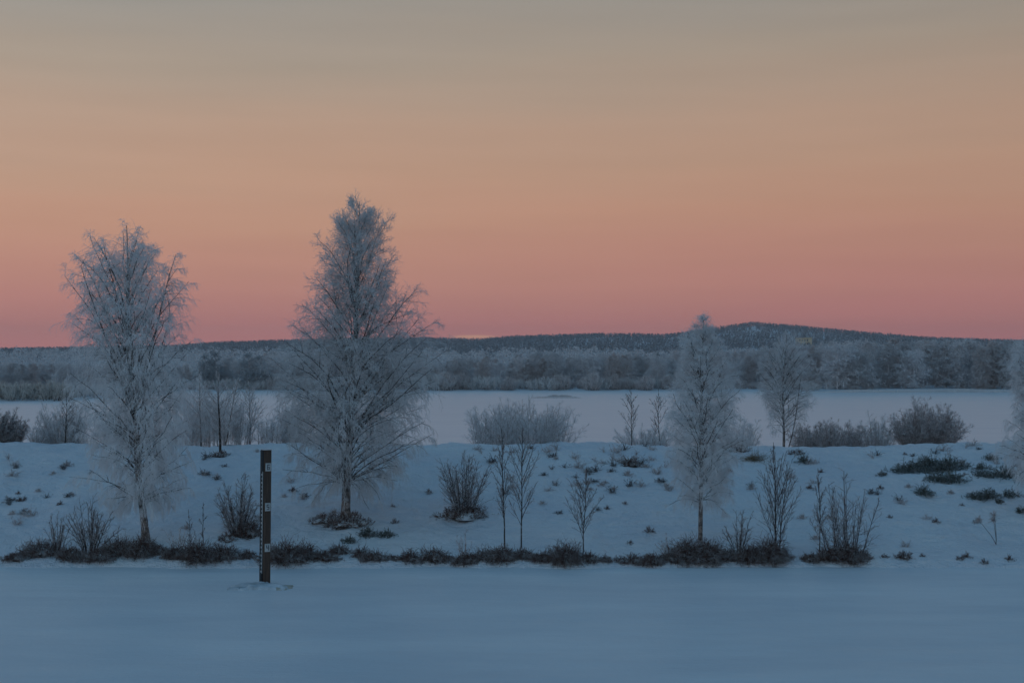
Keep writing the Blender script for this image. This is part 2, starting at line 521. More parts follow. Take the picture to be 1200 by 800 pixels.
    p, d, idx, tt = p[kp], d[kp], idx[kp], tt[kp]
    L = (0.05 + 0.46 * ll[idx] * (1.22 - tt)) * rng.uniform(0.6, 1.15, len(idx))
    L = np.minimum(L, 0.32 + 0.27 * ll[idx]) * np.where(idx >= n, 0.8, 1.0)
    wloc = np.interp(p[:, 2], ez, er - el) / 2
    L = np.minimum(L, 0.85 * wloc + 0.05)
    g = droop[0] + (droop[1] - droop[0]) * np.clip(p[:, 2] / H, 0, 1)
    P2 = grow(p, d, L, 6, g * 0.8, 0.10)
    tubes(cmb, P2, taper(len(P2), 6, 0.0062 * fine, 0.0032 * fine), 3, 0)
    big = L > 0.45
    tubes(cmb, P2[big][:, :4] + 0.0, taper(big.sum(), 4, 0.0075, 0.0045), 4, 1)
    # third order
    p, d, idx, tt = sprout(P2, l3, 0.08, 1.0, math.radians(25), math.radians(65))
    Lp = L[idx]
    L_3 = (0.03 + 0.6 * np.minimum(Lp, 0.16) + 0.30 * Lp * (1.1 - tt * 0.6)) * rng.uniform(0.4, 1.3, len(idx)) * leaf * (1 + 0.15 * np.clip(g[idx], 0, 1.5) / 1.5)
    g3 = g[idx]
    P3 = grow(p, d, L_3, 4, g3 * 1.4, 0.14)
    tubes(cmb, P3, taper(len(P3), 4, 0.0036 * fine, 0.0026 * fine), 3, 0)
    if l4:
        p, d, idx, tt = sprout(P3, l4, 0.1, 1.0, math.radians(25), math.radians(60))
        L_4 = (0.02 + 0.62 * L_3[idx] * (1.1 - tt * 0.6)) * rng.uniform(0.5, 1.2, len(idx))
        P4 = grow(p, d, L_4, 3, g3[idx] * 1.6, 0.15)
        tubes(cmb, P4, taper(len(P4), 3, 0.0030 * fine, 0.0022 * fine), 3, 0)
    cmb.build('crown', [M['frost'], M['limb']], root)
    return root

big_birch('birch_tree', 'leaning frosted birch with wide open drooping crown, leftmost big tree on the bank',
          (172, 634), [(172, 634), (169, 600), (163, 560), (160, 500), (157, 450), (153, 400), (149, 350), (150, 310), (148, 262)],
          [(258, 122, 156), (270, 100, 170), (290, 90, 192), (310, 84, 208), (330, 80, 218), (360, 84, 226), (378, 88, 234), (400, 92, 226),
           (430, 90, 226), (470, 88, 226), (510, 82, 232), (550, 82, 232), (585, 92, 224), (610, 112, 205)],
          r0=0.10, lowd=0.7, limbs=100, l2=13, l3=10, l4=3, zmin=1.2, droop=(1.9, 0.5), ang=(60, 27), seed=11,
          forks=[([(158, 470), (172, 420), (186, 370), (194, 310), (202, 295)], 0.045), ([(157, 450), (135, 395), (118, 340), (100, 305)], 0.04)])
cb = big_birch('birch_tree', 'tallest frosted birch with dense cone-shaped crown, right of the measuring post',
          (405, 611), [(405, 611), (406, 570), (409, 520), (411, 480), (413, 440), (416, 390), (419, 330), (420, 280), (421, 234)],
          [(234, 408, 436), (250, 398, 447), (270, 378, 461), (300, 366, 474), (330, 360, 486), (350, 352, 494), (372, 340, 503), (392, 326, 506),
           (410, 316, 508), (440, 314, 510), (480, 320, 508), (510, 326, 506), (540, 332, 500), (575, 345, 480), (598, 372, 460)],
          r0=0.135, xs=0.9, limbs=124, l2=14, l3=11, l4=3, zmin=1.2, droop=(1.6, -0.4), ang=(70, 26), seed=12,
          forks=[([(413, 455), (402, 400), (392, 350), (386, 315)], 0.045), ([(413, 440), (430, 395), (447, 355), (458, 330)], 0.045),
                 ([(411, 478), (396, 440), (370, 420), (348, 408)], 0.04), ([(411, 476), (430, 455), (462, 432), (490, 420)], 0.04)])
big_birch('birch_tree', 'slender straight frosted birch with narrow pale crown, standing in dark brush right of centre',
          (820, 640), [(820, 640), (821, 580), (821, 500), (823, 430), (825, 366)],
          [(366, 822, 828), (380, 813, 836), (400, 799, 848), (425, 785, 858), (450, 776, 866), (490, 772, 872), (530, 774, 874), (560, 782, 868), (605, 790, 852)],
          r0=0.06, limbs=80, l2=13, l3=10, l4=3, zmin=1.3, fine=0.85, droop=(1.4, 0.1), ang=(64, 26), seed=13)
big_birch('birch_tree', 'two-stemmed frosted birch behind the crest, below the pale building on the hill',
          (918, 530), [(918, 540), (918, 500), (917, 450), (920, 420), (922, 390)],
          [(388, 914, 930), (400, 900, 945), (420, 888, 953), (450, 880, 957), (470, 888, 955), (505, 902, 942)], y=54.5,
          r0=0.05, limbs=58, l2=11, l3=8, l4=2, zmin=0.4, fine=0.8, droop=(1.0, 0.0), ang=(64, 36), limb_r=0.7, seed=14,
          forks=[([(920, 534), (930, 500), (932, 460), (936, 430)], 0.03)])
big_birch('birch_tree', 'frosted birch cut off by the right edge of the photo',
          (1222, 600), [(1222, 604), (1221, 560), (1218, 500), (1214, 450), (1212, 396)],
          [(396, 1200, 1226), (410, 1188, 1240), (440, 1184, 1255), (480, 1182, 1262), (520, 1172, 1268), (550, 1176, 1260), (580, 1190, 1250)],
          r0=0.09, limbs=64, l2=12, l3=11, l4=3, zmin=1.3, droop=(1.8, 0.4), ang=(68, 34), seed=15)

# the dark twig clump low on the tallest birch's stem
def clump(name, parent, loc, rad, n, m, seed):
    global rng
    rng = np.random.default_rng(seed)
    mb = MB()
    d = norm(rng.normal(size=(n, 3)))
    P = grow(np.zeros((n, 3)) + d * rad * 0.1, d, rng.uniform(0.6, 1.2, n) * rad, 5, 0.0, 0.35)
    tubes(mb, P, taper(n, 5, 0.008, 0.004), 3)
    o = mb.build(name, m, parent); o.location = loc
    return o
yb = cb.location[1]
q = px_local(402, 548, np.array(cb.location), yb)
clump('twig_clump', cb, (q[0], -0.15, q[1]), 0.30, 260, M['heath'], 5)

# ------------------------------------------------------------------ shrubs and saplings
def shrub_mesh(w, h, stems=14, l2=9, l3=6, seed=0, spread=0.5, m=None, m2=None, r=0.012, grav=0.2, fine=1.0, depth=0.7, core=0.25, l4=0, arc=0.35, lo=0.15):
    """fan of stems from one stool; w, h the outline in metres"""
    global rng
    rng = np.random.default_rng(seed)
    mb = MB()
    n = stems
    az = np.arange(n) * 2.4 + rng.random(n)
    rad = np.sqrt(rng.random(n)) * w / 2
    st = np.stack([np.cos(az) * rad * core, np.sin(az) * rad * core * depth, np.full(n, -0.1)], -1)
    tz = h * (1.0 - spread * (2 * rad / w) ** 2) * rng.uniform(0.75, 1.0, n)
    tz = tz * rng.uniform(0.72, 1.0, n)
    tip = np.stack([np.cos(az) * rad + rng.normal(0, 0.07 * w, n), np.sin(az) * rad * depth + rng.normal(0, 0.07 * w, n), tz], -1)
    mid = st * 0.5 + tip * 0.5; mid[:, :2] = st[:, :2] * (0.5 + arc / 2) + tip[:, :2] * (0.5 - arc / 2)
    K = 8; s = np.linspace(0, 1, K)[None, :, None]
    P = (1 - s) ** 2 * st[:, None] + 2 * s * (1 - s) * mid[:, None] + s ** 2 * tip[:, None]
    P += np.cumsum(rng.normal(0, 0.008, P.shape), axis=1) * h * 0.4
    ln = plen(P)
    tubes(mb, P, taper(n, K, r * rng.uniform(0.7, 1.2, n), 0.004), 5, 0)
    p, d, idx, tt = sprout(P, l2, lo, 1.0, math.radians(18), math.radians(50))
    L = ln[idx] * (0.08 + 0.34 * (1.05 - tt)) * rng.uniform(0.6, 1.2, len(idx))
    P2 = grow(p, d, L, 5, grav, 0.16, 0.25)
    tubes(mb, P2, taper(len(P2), 5, 0.0065 * fine, 0.0038 * fine), 3, 0)
    if l3:
        p, d, idx, tt = sprout(P2, l3, 0.1, 1.0, math.radians(20), math.radians(55))
        L_3 = (0.04 + 0.42 * L[idx] * (1.1 - 0.7 * tt)) * rng.uniform(0.6, 1.2, len(idx))
        P3 = grow(p, d, L_3, 4, grav, 0.15, 0.2)
        tubes(mb, P3, taper(len(P3), 4, 0.0048 * fine, 0.003 * fine), 3, 1)
        if l4:
            p, d, idx, tt = sprout(P3, l4, 0.1, 1.0, math.radians(20), math.radians(55))
            L_4 = (0.03 + 0.5 * L_3[idx] * (1.1 - 0.7 * tt))
            P4 = grow(p, d, L_4, 3, grav, 0.15, 0.1)
            tubes(mb, P4, taper(len(P4), 3, 0.0042 * fine, 0.003 * fine), 3, 1)
    return mb.mesh('shrub', [m or M['darktwig'], m2 or M['frost']])

def px_size(x0, x1, y0, y1, d):
    return (x1 - x0) / F * d, (y1 - y0) / F * d

def place_shrub(name, label, cat, x0, x1, ytop, ybase, group=None, y=None, **k):
    """outline in the photograph -> size at its distance; base on the bank"""
    pxc = (x0 + x1) / 2
    if y is None:
        b = ray_pt(pxc, ybase)
    else:
        b = np.array([(pxc - 600) / F * y, y, float(bank_h((pxc - 600) / F * y, y))])
    w = (x1 - x0) / F * b[1]
    h = CAMZ + (HZ - ytop) / F * b[1] - b[2]
    me = shrub_mesh(w, h, **k)
    me.name = name
    o = link(bpy.data.objects.new(name, me)); o.location = b
    return tag(o, label, cat, group), b, w, h

# beyond the crest, on the lake side
W = dict(m=M['willow'], m2=M['frost'], fine=0.8)
GL = 'bushes behind the crest of the bank'
place_shrub('round_bush', 'dark rounded bush behind the crest at the left edge of the photo', 'bush', -34, 34, 472, 525, GL, y=53.5, stems=100, l2=11, l3=7, l4=2, seed=21, m=M['darktwig'], m2=M['willow'], core=0.6, lo=0.04, r=0.009)
place_shrub('frosted_bush', 'pale frosted bush behind the crest, between the round bush and the leaning birch', 'bush', 40, 112, 452, 525, GL, y=54, stems=64, l2=11, l3=8, l4=2, lo=0.05, r=0.009, core=0.55, seed=22, **W)
place_shrub('frosted_bush', 'low pale bush between the round left bush and taller frosted bush', 'bush', 26, 60, 496, 525, GL, y=53, stems=14, l2=9, l3=6, seed=122, m=M['willow'], m2=M['frost'])
place_shrub('frosted_bush', 'pale frosted bush directly behind the trunk of the leaning birch', 'bush', 105, 200, 458, 525, GL, y=55, stems=60, l2=11, l3=8, l4=2, lo=0.05, r=0.009, core=0.55, seed=23, **W)
place_shrub('frosted_bush', 'frosted bush just right of the leaning birch behind the crest', 'bush', 196, 256, 440, 525, GL, y=54, stems=44, l2=11, l3=8, l4=2, lo=0.05, r=0.009, core=0.55, seed=24, spread=0.25, **W)
place_shrub('frosted_bush', 'thin frosted bush behind the crest above the measuring post', 'bush', 262, 312, 462, 525, GL, y=54, stems=14, l2=10, l3=7, l4=1, seed=25, spread=0.2, **W)
place_shrub('frosted_bush', 'frosted bush peeking out left of the tallest birch behind the crest', 'bush', 318, 366, 452, 525, GL, y=54, stems=40, l2=11, l3=8, l4=2, lo=0.05, r=0.009, core=0.55, seed=26, **W)
place_shrub('frosted_bush', 'frosted bush behind the trunk of the tallest birch', 'bush', 360, 480, 470, 525, GL, y=55, stems=60, l2=10, l3=7, l4=2, lo=0.05, r=0.009, core=0.55, seed=27, **W)
place_shrub('frosted_bush', 'dense frosted thicket around the dark stem behind the crest, left of the post', 'bush', 236, 292, 450, 527, GL, y=52.5, stems=44, l2=10, l3=7, l4=1, seed=34, lo=0.1, core=0.8, spread=0.2, **W)
place_shrub('frosted_bush', 'pale thicket filling the gap between the post and the tallest birch', 'bush', 296, 332, 478, 526, GL, y=53, stems=24, l2=9, l3=6, l4=1, seed=35, lo=0.1, core=0.7, spread=0.3, **W)
place_shrub('willow_bush', 'broad frosted willow bush behind the crest, right of the tallest birch', 'bush', 545, 675, 464, 524, GL, y=54, stems=150, l2=11, l3=6, l4=2, seed=28, spread=0.22, core=0.85, lo=0.04, fine=0.8, r=0.009, m=M['willow'], m2=M['frost'])
place_shrub('willow_bush', 'low frosted willow bush behind the crest, left of the slender birch', 'bush', 718, 800, 490, 524, GL, y=54, stems=60, l2=10, l3=7, l4=1, lo=0.05, r=0.009, seed=29, spread=0.5, core=0.6, **W)
place_shrub('willow_bush', 'frosted willow bush behind the slender birch on the crest', 'bush', 828, 900, 478, 531, GL, y=55, stems=50, l2=10, l3=7, l4=2, lo=0.05, r=0.009, core=0.55, seed=30, **W)
place_shrub('willow_bush', 'wide low dark bush behind the crest, right of the two-stemmed birch', 'bush', 925, 1015, 486, 529, GL, y=54, stems=110, l2=11, l3=7, l4=2, seed=31, core=0.85, spread=0.25, lo=0.04, fine=0.8, r=0.009, m=M['willow'], m2=M['willow'])
place_shrub('willow_bush', 'thin pale bush touching the left side of the large round bush', 'bush', 1006, 1050, 474, 528, GL, y=54, stems=36, l2=11, l3=7, l4=1, lo=0.05, r=0.009, core=0.55, seed=32, **W)
place_shrub('round_bush', 'large round purplish bush on the crest toward the right', 'bush', 1038, 1134, 461, 526, GL, y=54, stems=130, l2=12, l3=7, l4=3, seed=33, core=0.5, spread=0.5, lo=0.04, fine=0.8, r=0.009, m=M['willow'], m2=M['willow'])

def sapling(label, base, top, w, y=None, frosty=False, n=16, group='bare saplings of the bank', dark=True, seed=0, r=0.02, ang=(30, 42), cat='sapling', l3=5, name='sapling', lo=0.2, l4=0, fine=1.0):
    global rng
    rng = np.random.default_rng(seed)
    if y is None:
        b = ray_pt(*base)
    else:
        b = np.array([(base[0] - 600) / F * y, y, float(bank_h((base[0] - 600) / F * y, y))])
    h = CAMZ + (HZ - top[1]) / F * b[1] - b[2]
    dx = (top[0] - base[0]) / F * b[1]
    wm = w / F * b[1]
    k = 16; t = np.linspace(0, 1, k)
    TP = np.stack([dx * t + np.cumsum(rng.normal(0, 0.008, k)), np.cumsum(rng.normal(0, 0.012, k)), -0.1 + (h + 0.1) * t], -1)
    root = link(bpy.data.objects.new(name, None)); root.location = b; root.empty_display_size = 0.2
    tag(root, label, cat, group)
    mb = MB(); tubes(mb, TP[None], taper(1, k, r, 0.005), 7)
    mb.build('trunk', M['birch'] if not dark else M['limb'], root)
    mb = MB()
    p, d, idx, tt = sprout(TP[None], n, lo, 0.97, math.radians(ang[0]), math.radians(ang[1]))
    L = np.minimum(wm / 2 / math.sin(math.radians(ang[1])), (1.05 - tt) * h * 0.75) * rng.uniform(0.6, 1.1, n) * np.clip(0.45 + 1.3 * (1 - tt), 0, 1)
    P2 = grow(p, d, L, 7, -0.15, 0.06)
    tubes(mb, P2, taper(n, 7, np.minimum(r * 0.6, 0.009), 0.004), 4, 0)
    p, d, idx, tt = sprout(P2, 8, 0.2, 1.0, math.radians(20), math.radians(45))
    L2 = L[idx] * (0.1 + 0.35 * (1.05 - tt)) * rng.uniform(0.6, 1.2, len(idx))
    P3 = grow(p, d, L2, 5, -0.1, 0.1)
    tubes(mb, P3, taper(len(P3), 5, 0.005 * fine, 0.0035 * fine), 3, 0)
    if l3:
        p, d, idx, tt = sprout(P3, l3, 0.2, 1.0, math.radians(20), math.radians(50))
        P4 = grow(p, d, 0.005 + L2[idx] * 0.5 * (1.1 - tt), 3, 0, 0.12)
        tubes(mb, P4, taper(len(P4), 3, 0.0042 * fine, 0.003 * fine), 3, 1)
    mb.build('crown', [M['willow'] if frosty else M['darktwig'], M['frost'] if (frosty or not dark) else M['willow']], root)
    return root

GB = 'thin trees behind the crest'
sapling('dark paired-looking thick stem between the leaning birch and the measuring post, behind crest', (259, 532), (256, 430), 64, n=44, frosty=True, group=GB, dark=True, seed=41, r=0.05, cat='tree', name='young_tree', l3=8, ang=(25, 60))
sapling('thinner tree leaning right beside the dark stem, behind the crest', (264, 531), (280, 440), 56, y=51.5, frosty=True, n=36, group=GB, dark=False, seed=42, r=0.035, cat='tree', name='young_tree', l3=8, ang=(25, 60))
sapling('thin frosted tree left of the dark stem, behind the crest', (236, 528), (234, 432), 50, y=53, frosty=True, n=36, group=GB, dark=False, seed=43, r=0.035, cat='tree', name='young_tree', l3=8, ang=(25, 55))
sapling('faint thin tree just left of the measuring post, behind the crest', (293, 527), (291, 446), 40, y=53, frosty=True, n=30, group=GB, dark=False, seed=44, r=0.02, cat='tree', name='young_tree', l3=7)
sapling('dark short stem in the frosted bushes left of the leaning birch', (77, 526), (79, 458), 30, y=53, n=18, group=GB, dark=True, seed=45, r=0.03, cat='tree', name='young_tree', l3=7)
sapling('thin sapling rising from low bush, left one of two, against lake ice', (740, 526), (740, 452), 34, y=53.5, n=18, group=GB, dark=True, seed=46, r=0.018, name='sapling', l3=4)
sapling('thin sapling rising from low bush, right one of two, beside the slender birch', (774, 526), (773, 455), 30, y=53.5, n=16, group=GB, dark=True, seed=47, r=0.018, l3=4)

GS = 'bare saplings and shrubs on the bank slope'
sapling('tall thin sapling, left of the close pair standing in brush', (592, 642), (588, 502), 34, n=22, group=GS, seed=51, r=0.022, ang=(18, 30), l3=5)
sapling('tall thin sapling, right of the close pair standing in brush', (611, 642), (612, 500), 52, n=26, group=GS, seed=52, r=0.022, ang=(22, 36), l3=5)
sapling('short bare sapling with spreading top, alone right of the close pair', (683, 652), (686, 546), 62, n=26, group=GS, seed=53, r=0.018, ang=(25, 42), l3=5)
sapling('dark multi-stemmed young tree with upswept branches, right of the slender birch', (908, 652), (906, 518), 66, n=30, group=GS, seed=54, r=0.028, ang=(16, 30), l3=4, lo=0.06)
sapling('second upright stem close against the dark multi-stemmed young tree', (912, 652), (922, 540), 44, n=20, group=GS, seed=55, r=0.02, ang=(16, 30), l3=4, lo=0.06)
sapling('bare sapling at left side of the many-stemmed shrub', (959, 650), (957, 548), 24, n=16, group=GS, seed=56, r=0.018, ang=(16, 28), l3=4)
sapling('thin short sapling standing left of the measuring post in brush', (237, 645), (238, 588), 14, n=8, group=GS, seed=57, r=0.012, l3=3)
sapling('very thin short sapling between the leaning birch and the post', (226, 644), (224, 596), 12, n=7, group=GS, seed=58, r=0.010, l3=3)

D_ = dict(m=M['darktwig'], m2=M['willow'])
place_shrub('willow_shrub', 'sprawling bare shrub at foot of the bank left of the leaning birch', 'shrub', 74, 140, 572, 645, GS, stems=26, l2=8, l3=5, seed=61, **D_)
place_shrub('willow_shrub', 'small bare shrub at bank foot, left of the sprawling shrub', 'shrub', 54, 84, 592, 646, GS, stems=13, l2=7, l3=5, seed=62, **D_)
o, b, w, h = place_shrub('willow_shrub', 'bare fan-shaped shrub with dark base beside the measuring post', 'shrub', 248, 312, 545, 628, GS, stems=30, l2=8, l3=6, seed=63, **D_)
o, b, w, h = place_shrub('willow_shrub', 'dense bare shrub with dark base between tallest birch and paired saplings', 'shrub', 508, 580, 517, 606, GS, stems=34, l2=8, l3=5, seed=64, m=M['darktwig'], m2=M['willow'], spread=0.25)
place_shrub('willow_shrub', 'small bare frosted shrub between slender birch and multi-stemmed young tree', 'shrub', 846, 884, 580, 648, GS, stems=12, l2=7, l3=5, seed=65, m=M['darktwig'], m2=M['willow'])
place_shrub('willow_shrub', 'upright many-stemmed shrub in the right half, standing in dark brush', 'shrub', 948, 1030, 545, 652, GS, stems=26, l2=8, l3=5, seed=66, core=0.55, spread=0.35, m=M['darktwig'], m2=M['willow'])
place_shrub('willow_shrub', 'low wispy shrub in the brush left of the slender birch', 'shrub', 762, 806, 618, 650, GS, stems=9, l2=5, l3=4, seed=67, m=M['willow'], m2=M['willow'])
place_shrub('willow_shrub', 'little wispy shrub in the brush left of the paired saplings', 'shrub', 530, 556, 612, 655, GS, stems=6, l2=5, l3=3, seed=68, m=M['willow'], m2=M['willow'])
place_shrub('willow_shrub', 'faint wispy frosted shrub under the right side of leaning birch', 'shrub', 192, 226, 600, 645, GS, stems=6, l2=5, l3=3, seed=69, m=M['willow'], m2=M['willow'])

# dry flower stalk at the right
def umbel(px, py, top):
    b = ray_pt(px, py); h = (py - top) / F * b[1]
    root = link(bpy.data.objects.new('dry_flower_stalk', None)); root.location = b
    tag(root, 'lone dry forked stalk with feathery heads on open snow at right', 'dry plant')
    global rng
    rng = np.random.default_rng(77)
    mb = MB()
    st = grow(np.zeros((3, 3)), np.array([[0.0, 0, 1], [-0.35, 0, 1], [0.12, 0.1, 1.0]]), np.array([h, h * 1.0, h * 0.85]), 6, 0, 0.08)
    tubes(mb, st, taper(3, 6, 0.010, 0.005), 5); mb.build('stem', M['darktwig'], root)
    for i in range(3):
        mb = MB()
        d = norm(rng.normal(size=(46, 3)) + np.array([-0.25, 0, 0.9]))
        P = grow(np.repeat(st[i, -1][None], 46, 0), d, rng.uniform(0.06, 0.20, 46), 4, 0, 0.2)
        tubes(mb, P, taper(46, 4, 0.006, 0.005), 3); mb.build('flower_head', M['willow'], root)
umbel(1166, 637, 604)

# ------------------------------------------------------------------ brush along the bank foot, juniper mats, tufts
def mound_mesh(name, w, h, depth, nt, mcore, mtwig, seed, tl=0.3, ragged=0.5, r=0.006, core=True, up=0.6):
    global rng
    rng = np.random.default_rng(seed)
    mb = MB()
    if core:
        # irregular low mound
        a = np.linspace(0, 2 * np.pi, 28, endpoint=False); e = np.linspace(0, 1, 7)
        A, E = np.meshgrid(a, e)
        rr = np.cos(E * np.pi / 2) * (1 + 0.25 * np.sin(3 * A + seed) + 0.15 * np.sin(7 * A + seed * 2) + 0.1 * rng.normal(size=A.shape))
        V = np.stack([rr * np.cos(A) * w * 0.36, rr * np.sin(A) * depth * 0.36, np.sin(E * np.pi / 2) * h * 0.42 * (1 + 0.25 * rng.normal(size=A.shape)) - 0.05], -1)
        i = np.arange(6)[:, None] * 28; s = np.arange(28)[None]
        q = np.stack([i + s, i + (s + 1) % 28, i + 28 + (s + 1) % 28, i + 28 + s], -1)
        mb.add(V, q, m=0)
    u = rng.normal(0, 0.42, (nt, 2)); rad = np.linalg.norm(u, axis=1); u = u / np.maximum(rad, 1)[:, None]
    rad = np.minimum(rad, 1)
    st = np.stack([u[:, 0] * w * 0.5, u[:, 1] * depth * 0.5, rng.uniform(0, 0.35, nt) * h * (1 - rad) - 0.03], -1)
    d = np.stack([u[:, 0] * 1.0, u[:, 1] * 1.0, np.full(nt, up)], -1) + rng.normal(0, ragged, (nt, 3))
    d[:, 2] = np.abs(d[:, 2])
    L = h * rng.uniform(0.35, 1.0, nt) * (1.0 - 0.45 * rad)
    P = grow(st, d, L, 5, 0.5, 0.3)
    tubes(mb, P, taper(nt, 5, r, r * 0.6), 3, 1)
    p, d, idx, tt = sprout(P, 4, 0.25, 1, 0.4, 1.0)
    P2 = grow(p, d, L[idx] * rng.uniform(0.15, 0.4, len(idx)), 3, 0.2, 0.2)
    tubes(mb, P2, taper(len(P2), 3, r * 0.8, r * 0.5), 3, 1)
    return mb.mesh(name, [mcore, mtwig])

def lm(px):
    for x, s in ((60, 'left of every shrub at the left edge'), (150, 'below the sprawling bare shrub'), (205, 'at the foot of the leaning birch'),
                 (300, 'left of the measuring post'), (400, 'just right of the measuring post'), (500, 'below and right of the tallest birch'),
                 (575, 'below the dense bare shrub'), (640, 'under the paired saplings'), (720, 'under the short lone sapling'),
                 (800, 'left of the slender birch'), (860, 'at the foot of the slender birch'), (935, 'under the dark multi-stemmed young tree'),
                 (1010, 'under the upright many-stemmed shrub'), (1400, 'at the right end of the brush')):
        if px < x:
            return s

BR = [(20, 655, 46, 13), (48, 650, 52, 20), (84, 653, 50, 22), (112, 655, 52, 26), (140, 648, 44, 24), (166, 650, 44, 24), (186, 648, 36, 20),
      (208, 652, 44, 24), (232, 655, 46, 26), (262, 654, 44, 22), (290, 652, 40, 18), (318, 655, 36, 18), (334, 657, 44, 26), (358, 654, 42, 26), (382, 655, 36, 24), (398, 648, 30, 16),
      (424, 652, 30, 14), (440, 655, 36, 20), (462, 655, 22, 14), (480, 656, 26, 16), (508, 656, 34, 20), (526, 655, 26, 12), (546, 659, 36, 20),
      (566, 655, 30, 16), (588, 655, 44, 24), (612, 653, 42, 24), (636, 656, 34, 16), (662, 657, 44, 26), (690, 656, 32, 18), (710, 657, 24, 14),
      (726, 658, 20, 9), (742, 659, 30, 14), (764, 659, 44, 24), (786, 656, 30, 20), (806, 656, 40, 28), (830, 656, 44, 32), (852, 654, 40, 26), (876, 656, 40, 26), (902, 655, 44, 28), (918, 655, 22, 14),
      (948, 656, 34, 18), (970, 655, 34, 20), (992, 656, 38, 26), (1012, 654, 26, 18), (1036, 653, 14, 9), (1058, 654, 22, 12), (1124, 655, 16, 7)]
for i, (px, py, w, h) in enumerate(BR):
    b = ray_pt(px, py - 1)
    s = b[1] / F
    me = mound_mesh('brush_clump', w * s * (0.80 + 0.25 * math.sin(i * 2.3)), h * s * (0.85 + 0.3 * math.sin(i * 1.7)), w * s * 0.45, int(w * h * 0.6), M['heathcore'], M['heath'], 300 + i)
    o = link(bpy.data.objects.new('brush_clump', me)); o.location = b
    size = 'small ' if h < 16 else ('tall ' if h > 24 else '')
    tag(o, '%sbrown brush clump, %s' % (size, lm(px)), 'brush', 'dark brush clumps along the foot of the bank')

# separate dark bases and mats: px, py, width, height, label
MATS = [(290, 627, 28, 20, 'dark twiggy tussock on the slope just left of the measuring post', 'heath'),
        (266, 632, 20, 9, 'small dark tussock at the base of the fan-shaped shrub', 'heath'),
        (546, 604, 62, 15, 'dark tussock ringing the base of the dense bare shrub', 'heath'),
        (408, 613, 50, 13, 'brown bare patch ringing the trunk of the tallest birch', 'heath'),
        (382, 609, 44, 9, 'thin brown heather patch left of the tallest birch trunk', 'heath'),
        (432, 627, 18, 12, 'dark green mat directly below right of the tallest birch trunk', 'juniper'),
        (411, 634, 20, 8, 'small dark green mat closest below the tallest birch trunk', 'juniper'),
        (453, 627, 26, 8, 'flat dark mat farthest right below the tallest birch', 'juniper'),
        (172, 640, 26, 10, 'dark tussock right against the leaning birch trunk', 'heath'),
        (259, 534, 22, 8, 'dark tussock under the dark stem on the crest', 'heath'),
        (1064, 553, 42, 14, 'spiky dark juniper mat, left end of large patch on right slope', 'juniper'),
        (1086, 551, 36, 16, 'dark juniper mat in the middle of the large right patch', 'juniper'),
        (1088, 545, 22, 13, 'small upper juniper mat of the large right patch', 'juniper'),
        (1112, 550, 40, 16, 'arched juniper mat at upper right of the large right patch', 'juniper'),
        (1098, 563, 34, 12, 'lower left juniper mat of the large right patch', 'juniper'),
        (1116, 564, 30, 12, 'lower right juniper mat of the large right patch', 'juniper'),
        (1082, 579, 16, 12, 'lone spiky juniper sprig below the large right patch', 'juniper'),
        (1034, 556, 12, 6, 'tiny dark mat left of the large right patch', 'juniper'),
        (1162, 538, 20, 8, 'small dark cushion with tall tips near right edge crest', 'juniper'),
        (1150, 549, 22, 8, 'small dark mat above the wide right-edge mat', 'juniper'),
        (1152, 558, 36, 9, 'left half of the wide dark mat at right edge', 'juniper'),
        (1180, 559, 38, 14, 'right half of the wide dark mat at right edge', 'juniper'),
        (1140, 584, 24, 9, 'left dark mat of the lowest row at right edge', 'juniper'),
        (1156, 583, 28, 12, 'middle dark mat of the lowest row at right edge', 'juniper'),
        (1184, 581, 24, 9, 'right dark mat of the lowest row at right edge', 'juniper'),
        (1198, 600, 16, 8, 'dark mat cut by the right edge, lowest on slope', 'juniper'),
        (1170, 589, 9, 6, 'tiny dark cushion below the lowest row at right edge', 'juniper'),
        (868, 529, 14, 12, 'dark stump-like tussock on the crest left of tan grass', 'heath'),
        (934, 531, 22, 6, 'flat dark mat on the crest right of tan grass', 'heath'),
        (942, 541, 14, 9, 'small frosted cushion just below the crest near tan grass', 'juniper'),
        (738, 545, 18, 12, 'darkest tussock high on the slope left of the slender birch', 'heath')]
for i, (px, py, w, h, lab, kind) in enumerate(MATS):
    b = ray_pt(px, py)
    s = b[1] / F
    ang = 2.0 if kind == 'juniper' else 1.0
    nm = 'juniper_mat' if kind == 'juniper' else 'tussock'
    me = mound_mesh(nm, w * s * 1.1, h * s * 1.25, w * s * 1.0, int(w * h * 0.38) + 50, M['juniper' if kind == 'juniper' else 'heathcore'], M[kind], 400 + i, ragged=0.5, up=1.1, r=0.008, core=(kind != 'juniper'))
    o = link(bpy.data.objects.new(nm, me)); o.location = b
    tag(o, lab, 'ground shrub', 'dark low mats showing through the snow')

def tuft_mesh(name, w, h, n, m, seed, spread=0.6, r=0.006, grav=0.4, twiglets=3):
    global rng
    rng = np.random.default_rng(seed)
    mb = MB()
    d = np.stack([rng.normal(0, spread, n), rng.normal(0, spread, n), np.ones(n)], -1)
    st = np.stack([rng.normal(0, w * 0.12, n), rng.normal(0, w * 0.12, n), np.full(n, -0.04)], -1)
    L = h * rng.uniform(0.4, 1.1, n)
    P = grow(st, d, L, 6, grav, 0.14)
    tubes(mb, P, taper(n, 6, r, r * 0.45), 3)
    if twiglets:
        p, d, idx, tt = sprout(P, twiglets, 0.3, 1, 0.3, 0.9)
        P2 = grow(p, d, L[idx] * 0.25, 3, 0.2, 0.15)
        tubes(mb, P2, taper(len(P2), 3, r * 1.1, r * 0.8), 3)
    return mb.mesh(name, m)

